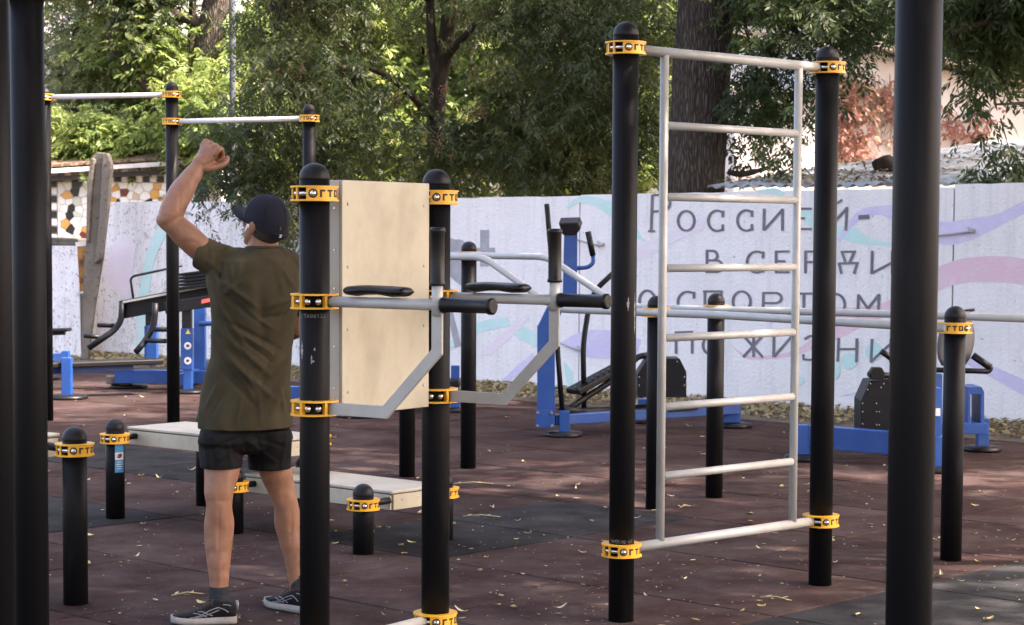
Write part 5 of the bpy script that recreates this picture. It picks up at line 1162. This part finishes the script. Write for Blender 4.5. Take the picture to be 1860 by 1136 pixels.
# ---- dark tree at the right edge
rt = thing('hanging_tree', 'dark leafy tree hanging over the wall at the right edge', 'tree', (at(1990,300,18.6).x, 18.6, -.03))
limb(rt, 'trunk', [PT(1990,720,18.6), PT(1985,300,18.6), PT(1960,0,18.5), PT(1980,-400,18.5)], .16, .09, M['darkbark'], 12)
for pts, r in (([PT(1975,120,18.6),PT(1900,60,18.0),PT(1800,40,17.6),PT(1730,60,17.4)], .045), ([PT(1985,220,18.6),PT(1900,190,18.0),PT(1810,190,17.6)], .03), ([PT(1970,0,18.6),PT(1850,-60,17.8),PT(1750,-40,17.4)], .05)): limb(rt, 'limb', pts, r, r*.3, M['darkbark'], 8)
B = [(*ell(1706,1960,-100,215,17.6,.6), 1.2), (*ell(1745,1960,150,325,17.5,.45), 1.3), (*ell(1780,2150,-400,150,18.4,1.4), .6)]
C = fill(B, 560, 8, .42, 1.4)
leaves('crown', rt, C, 8, .16, M['leafdark'], .22, 9, .10, .014, 1.1)
twigs(rt, C, [PT(1900,60,18), PT(1800,40,17.6), PT(1810,190,17.6), PT(1900,190,18), PT(1850,-60,17.8)], 120, M['darkbark'], .005)
# ---- bright shrubs and trees at left
def tree(name, label, px, Y, boxes, n, m, seed, trunk, tr, thr=.42, npc=8, L=.22, k=7, ll=.10, lw=.018, spread=.22, droop=.4, group=None, lmb=(), carve=None):
    p = at(px, 300, Y); t = thing(name, label, 'tree', (p.x, Y, -.03), group)
    if trunk: limb(t, 'trunk', [at(*q) if len(q) == 3 else at(*q, Y) for q in trunk], tr, tr*.6, M['bark'], 14)
    for pts, r in lmb: limb(t, 'limb', [at(*q) if len(q) == 3 else at(*q, Y) for q in pts], r, r*.4, M['darkbark'], 8)
    C = fill(boxes, n, seed, thr, 1.0)
    if carve: X_, Y_ = topx(C); C = C[~((X_ > carve[0]) & (X_ < carve[1]) & (Y_ < carve[2]) & (C[:,1] < 30.2))]
    leaves('crown', t, C, npc, spread, m, L, k, ll, lw, droop); return t
tree('bright_tree', 'sunlit yellow green tree above the mosaic building', 330, 29.5, [(*ell(235,350,10,300,29.5,1.0),1.4), (*ell(90,330,180,300,29.3,.8),1.5), (*ell(300,460,120,290,28.6,.7),1.3), (*ell(408,470,-20,200,29.4,.6),1.2), (*ell(160,300,30,140,29.8,.6),.6)], 1000, M['leafbright'], 21, [(330,560),(335,250),(345,120),(350,0),(350,-200)], .08, .40, 9, .26, 9, .11, .019, .22, .5, carve=(342,440,118))
tree('brown_trunk_tree', 'tree with a thick brown trunk and dead twigs at the upper left', 375, 28.9, [(*ell(150,350,-260,40,28.9,1.0),1), (*ell(170,300,20,90,28.8,.5),.8)], 300, M['leaf'], 22, [(352,620),(362,300),(376,110),(392,10),(402,-90),(400,-400)], .26, .44, 8, .24, 9, .10, .017, .25, .7, carve=(342,440,100), lmb=(([(310,240,29),(265,160,28.9),(225,110,28.8),(190,60,28.7)], .08), ([(385,50),(300,20,28.8),(220,-20,28.6)], .09), ([(225,110,28.8),(200,80,28.7),(210,20,28.7)], .045), ([(265,160,28.9),(245,100,28.7),(232,40,28.6)], .03)))
tree('grey_green_tree', 'grey green sunlit tree at the far upper left', 130, 30.5, [(*ell(60,240,20,210,30.5,.9),1.3), (*ell(60,200,-200,60,30.8,1.2),.8), (*ell(180,300,130,230,30.4,.5),1.1)], 640, M['leafgrey'], 23, [(140,600),(150,300),(135,150),(150,0),(160,-200)], .14, .43, 8, .22, 9, .085, .015, .22, .6, lmb=(([(140,180),(100,130),(70,100)], .05), ([(145,120),(190,60),(230,20)], .05)))
# ---- trees further back: what closes the view behind the gaps
for i, (px, Y, w_, top, m, n) in enumerate(((-60,46,330,-260,'leafbright',420), (520,43,330,-300,'leafbright',560), (760,47,300,-260,'leafbright',520), (1000,44,300,-320,'leafbright',560), (1230,48,300,-260,'leafbright',480), (1500,47,300,-280,'leafbright',900), (1800,45,340,-300,'leafdark',900), (300,52,300,-380,'leaf',460), (640,56,340,-420,'leaf',480), (1120,56,380,-430,'leaf',520), (1640,58,360,-420,'leaf',460))):
    lab = ('pale green tree far behind the left post', 'sunlit tree far behind the man', 'bright tree far behind the central trunk', 'yellow green tree far behind the first ladder post', 'bright tree far behind the large trunk', 'light green tree far behind the pale house', 'dark tree far behind the right edge', 'tall dark tree beyond the grey house', 'tall dark tree beyond the man', 'tall dark tree beyond the ladder', 'tall dark tree beyond the pale house')[i]
    tree('background_tree', lab, px, Y, [(*ell(px-w_, px+w_, -60, 420, Y, 1.8),1.2), (*ell(px-w_*.9, px+w_*.9, top, 120, Y, 2.2),1)], n, M[m], 40+i, [(px,560),(px+10,300),(px-5,0),(px,top*.6)], .2, .36, 7, .34, 7, .22, .055, .40, .4, group='trees far behind the wall')
# ---- red creeper on the pale house
cr = thing('red_creeper', 'reddish pink creeper hanging on the pale house wall', 'climbing plant', hp(.5, 0))
def hpx(px, py, off=.08):
    d = ray(px, py); c = V((0,0,EYE)); return c+d*(((ha-c).dot(hn)+off)/d.dot(hn))
P_ = []
for _ in range(300):
    px, py = rng.uniform(1505,1660), rng.uniform(132,292)
    if mnoise.noise(V((px*.02, py*.012, 4))) > -.12-.25*((292-py)/160) - (.2 if px < 1585 else 0) and not (px > 1562 and py < 146) and not (1580 < px < 1612 and py > 200): P_.append(tuple(hpx(px, py, rng.uniform(.02,.3))))
for _ in range(45): P_.append(tuple(hpx(rng.uniform(1712,1800), rng.uniform(190,250), rng.uniform(.02,.3))))
leaves('foliage', cr, np.array(P_), 3, .06, M['leafred'], .12, 4, .08, .024, 1.0, .6)
mb = MB()
for _ in range(46):
    x, y = rng.uniform(1515,1625), rng.uniform(130,190); q = [hpx(x+rng.uniform(-4,4)*k, y+k*22, .06) for k in range(5)]; mb.tube(q, .008, 4, False)
part('stems', mb, mat('pale_creeper_stem', (.42,.34,.28), .8), cr)['kind'] = 'stuff'
# ---- trees outside the frame on the right: they shade the ground and let the dapples through; those by camera, shed and house are added to block light

for i, (x, y, rx, ry, z0, rz_) in enumerate(SHADE):
    t = thing('shade_tree', 'tall leafy tree outside the right of the picture, %s' % ('level with the man', 'level with the ladder', 'near the wall', 'added behind the camera to block the sky', 'added to shade the near yard', 'added to shade the shed', 'added to shade the pale house')[i], 'tree', (x, y, -.03))
    limb(t, 'trunk', [(x,y,-.05), (x+.1,y,2.5), (x-.2,y+.1,5), (x-.3,y,z0+1)], .24, .12, M['bark'], 14)
    for a in range(5):
        an = a*1.26+i; limb(t, 'limb', [(x-.2,y,4.6), (x-.2+SHX[i]*.5+math.cos(an)*rx*.4, y+math.sin(an)*ry*.4, z0-.2), (x-.2+SHX[i]+math.cos(an)*rx*.8, y+math.sin(an)*ry*.8, z0+.5)], .09, .03, M['bark'], 8)
    C = fill([((x-.2+SHX[i],y,z0+.6), (rx,ry,rz_))], SHN[i], 60+i, SHT, .55)
    leaves('crown', t, C, 10, .30, M['leafdark'], .30, 7, .17, .036, .35, .9)
# ================================================================== fallen leaves and litter
LMS = []
for k in range(6):
    mb = MB(); L_ = (.075,.06,.09,.05,.07,.10)[k]; wd_ = (.016,.02,.013,.017,.022,.011)[k]; n = 5; vs = []; fs = []
    for i in range(n+1):
        t = i/n; ww = wd_*math.sin(math.pi*min(1, t*.96+.02))**.8; z = .006+.02*(k % 3)*(t-.4)**2*2
        for s in (-1,0,1): vs.append(((t-.5)*L_, s*ww, z+(.008 if s else 0)*(1+.5*(k % 2))))
    for i in range(n):
        b = 3*i; fs += [(b,b+3,b+4,b+1), (b+1,b+4,b+5,b+2)]
    mb.add(vs, fs, True); m_ = mat('fallen_leaf_%d' % k, ((.46,.41,.24),(.40,.33,.16),(.50,.46,.32),(.30,.19,.09),(.42,.37,.17),(.36,.31,.2))[k], .6, ((.42,.33,.12),(.5,.42,.2),(.45,.38,.2),(.45,.3,.12),(.35,.32,.1),(.5,.44,.28))[k], 40)
    LMS.append(mb.mesh('fallen_leaf', m_))
M['twig'] = mat('pale_twig', (.36,.31,.17), .8)
cnt = 0
spots = [(1166,752+0),(1168,943),(998,916),(856,965),(930,1027),(1050,1062)]
tot = 0
for _ in range(3000):
    if cnt >= 235: break
    px = rng.uniform(-40, 1900); py = 1136-rng.random()**.75*440
    if py < 700: continue
    p = gp(px, py)
    if p.dot(UD) > 14.2: continue
    o = link('fallen_leaf', LMS[rng.choices(range(6), (3,3,3,1,2,2))[0]], None, (p.x, p.y, .0015), rng.uniform(0,6.28))
    s = rng.uniform(.32,.78); o.scale = (s, s, s); o.rotation_euler.x = rng.uniform(-.12,.12)
    kd = ('pale straw coloured', 'ochre yellow', 'narrow cream', 'orange brown', 'short mustard yellow', 'long thin tan')[LMS.index(o.data)]
    iw = p.dot(-VD); iu = p.dot(UD); gr = 'near the bottom of the picture' if iu < 7.99 else 'in the middle of the yard' if iu < 11.2 else 'towards the painted wall'
    o['label'] = '%s dry leaf on the rubber floor %s' % (kd, gr); o['category'] = 'leaf'; o['group'] = '%s leaves on the rubber floor %s' % (kd, gr); cnt += 1
for i, (px, py, a, L_, lab) in enumerate(((340,1082,.35,.14,"dry yellow leaf stalk beside the man's left shoe"), (875,940,-.1,.22,'broken pale twig on the black tiles right of the dip posts'), (860,880,.1,.26,'flattened straw coloured twig beyond the black tiles'), (1410,1090,-.5,.15,'dry forked twig near the right ladder post'), (1245,922,.8,.10,'curled pale leaf stalk behind the ladder'))):
    p = gp(px, py); d = V((math.cos(a), math.sin(a), 0)); mb = MB()
    mb.tube([p+d*(-L_/2)+V((0,0,.005)), p+V((0,.01,.014)), p+d*(L_/2)+V((0,0,.005))], [.004,.0028,.0018], 5)
    for k in range(4):
        q = p+d*L_*(k/4-.4)+V((0,0,.008)); e = V((math.cos(a+1.1*(-1)**k), math.sin(a+1.1*(-1)**k), .1)); mb.add([q, q+e*.03+d*.008, q+e*.055, q+e*.03-d*.008], [(0,1,2,3)])
    single('twig', mb, M['twig'], lab, 'twig', (p.x, p.y, 0))
# crumbs and tiny plant bits trodden over the floor
N_ = 2300; px = nr.uniform(-60,1920,N_); py = 1150-nr.uniform(0,1,N_)**1.3*430; c = np.array([tuple(gp(a, b)) for a, b in zip(px, py)]); c[:,2] = .003
kp = (c@np.array(UD) < 14.3) & (vnoise(c, 1.3, 6)+nr.uniform(-.25,.25,N_) > .48); c = c[kp]; N_ = len(c)
a = nr.uniform(0,6.28,N_); d = np.stack([np.cos(a),np.sin(a),a*0],1); e = np.stack([-np.sin(a),np.cos(a),a*0],1); l_ = nr.gamma(2,.0028,(N_,1))+.002
q = np.stack([c-d*l_, c+e*l_*.45, c+d*l_, c-e*l_*.45], 1).reshape(-1,3); q[:,2] += nr.uniform(0,.003,len(q))
o = link('floor_debris', raw_mesh('floor_debris', q, np.arange(len(q)).reshape(-1,4), M['deadleaf'])); o['kind'] = 'stuff'; o['label'] = 'tiny dry leaf crumbs and grit scattered on the rubber floor'
# litter strip along the wall foot
gm = MB(); n = 60; vs = []; fs = []
for i in range(n+1):
    w_ = 4+20*i/n
    for k, (u, z) in enumerate(((14.28,.002), (14.5,.018), (14.9,.05), (15.115,.075))): vs.append(uw(u+(.05*mnoise.noise(V((w_*2,k,0))) if k < 3 else 0), w_)+V((0,0,z+(.012*mnoise.noise(V((w_*3,k,5))) if k else -.02))))
for i in range(n):
    for k in range(3): b = 4*i+k; fs.append((b,b+1,b+5,b+4))
gm.add(vs, fs, True); o = link('soil_strip', gm.mesh('soil_strip', M['earth'])); o['kind'] = 'structure'
N_ = 9000; u = 14.36+nr.beta(1.8,1.2,N_)*.74; w_ = nr.uniform(5.5,22.5,N_); z = .012+np.interp(u,[14.28,14.5,14.9,15.1],[0,.018,.05,.075])+nr.uniform(0,.025,N_)
c = np.stack([UD.x*u-VD.x*w_, UD.y*u-VD.y*w_, z], 1); a = nr.uniform(0,6.28,N_); d = np.stack([np.cos(a),np.sin(a),nr.normal(0,.35,N_)],1); e = np.stack([-np.sin(a),np.cos(a),nr.normal(0,.5,N_)],1)
l_ = nr.uniform(.02,.05,(N_,1)); ww = nr.uniform(.008,.018,(N_,1))
q = np.stack([c-d*l_, c+e*ww, c+d*l_, c-e*ww], 1).reshape(-1,3)
o = link('leaf_litter', raw_mesh('leaf_litter', q, np.arange(len(q)).reshape(-1,4), M['deadleaf'])); o['kind'] = 'stuff'; o['label'] = 'dry yellow brown leaf litter along the foot of the painted wall'
# leaves lying on the shed roof, and a dead branch
N_ = 2600; s = nr.uniform(0,EL,N_); t = nr.beta(.8,2.2,N_)*5
c = np.array(se0)[None,:]+np.array(ed)[None,:]*s[:,None]+np.array(up_)[None,:]*t[:,None]; c[:,2] += .115*t+.02+nr.uniform(0,.03,N_)
kp = vnoise(np.stack([s,t,t*0],1), 1.6, 4) > .47; c = c[kp]; N_ = len(c)
a = nr.uniform(0,6.28,N_); d = np.stack([np.cos(a),np.sin(a),nr.normal(0,.3,N_)],1); e = np.stack([-np.sin(a),np.cos(a),nr.normal(0,.3,N_)],1)
q = np.stack([c-d*.032, c+e*.013, c+d*.032, c-e*.013], 1).reshape(-1,3)
o = link('roof_litter', raw_mesh('roof_litter', q, np.arange(len(q)).reshape(-1,4), leafmat('brown_roof_leaves', [(0,(.09,.055,.03)),(.5,(.15,.10,.05)),(1,(.3,.2,.08))], .1))); o['kind'] = 'stuff'
db = thing('dead_branch', 'dead curved branch lying on the pale blue shed roof', 'branch', at(1355,312,20.5))
def rp(px, py): 
    p = at(px, py, 20.5); return p
mb = MB(); mb.tube(smooth_path([rp(1322,312),rp(1345,317),rp(1370,312),rp(1396,305)],5), [.03]*11+[.022]*5, 8); part('stem', mb, M['darkbark'], db)
mb = MB(); mb.tube(smooth_path([rp(1345,314),rp(1352,306),rp(1362,303),rp(1364,311)],5), .014, 6); part('side_shoot', mb, M['darkbark'], db)
mb = MB(); mb.ball(at(1607,300,20.2), (.13,.2,.10), 12, 8)
for i, v in enumerate(mb.v): mb.v[i] = v+V((.04,.03,.04))*mnoise.noise(v*7)
single('stump', mb, M['darkbark'], 'dark rotten log end on the shed roof behind the right post', 'log', at(1607,305,20.2))
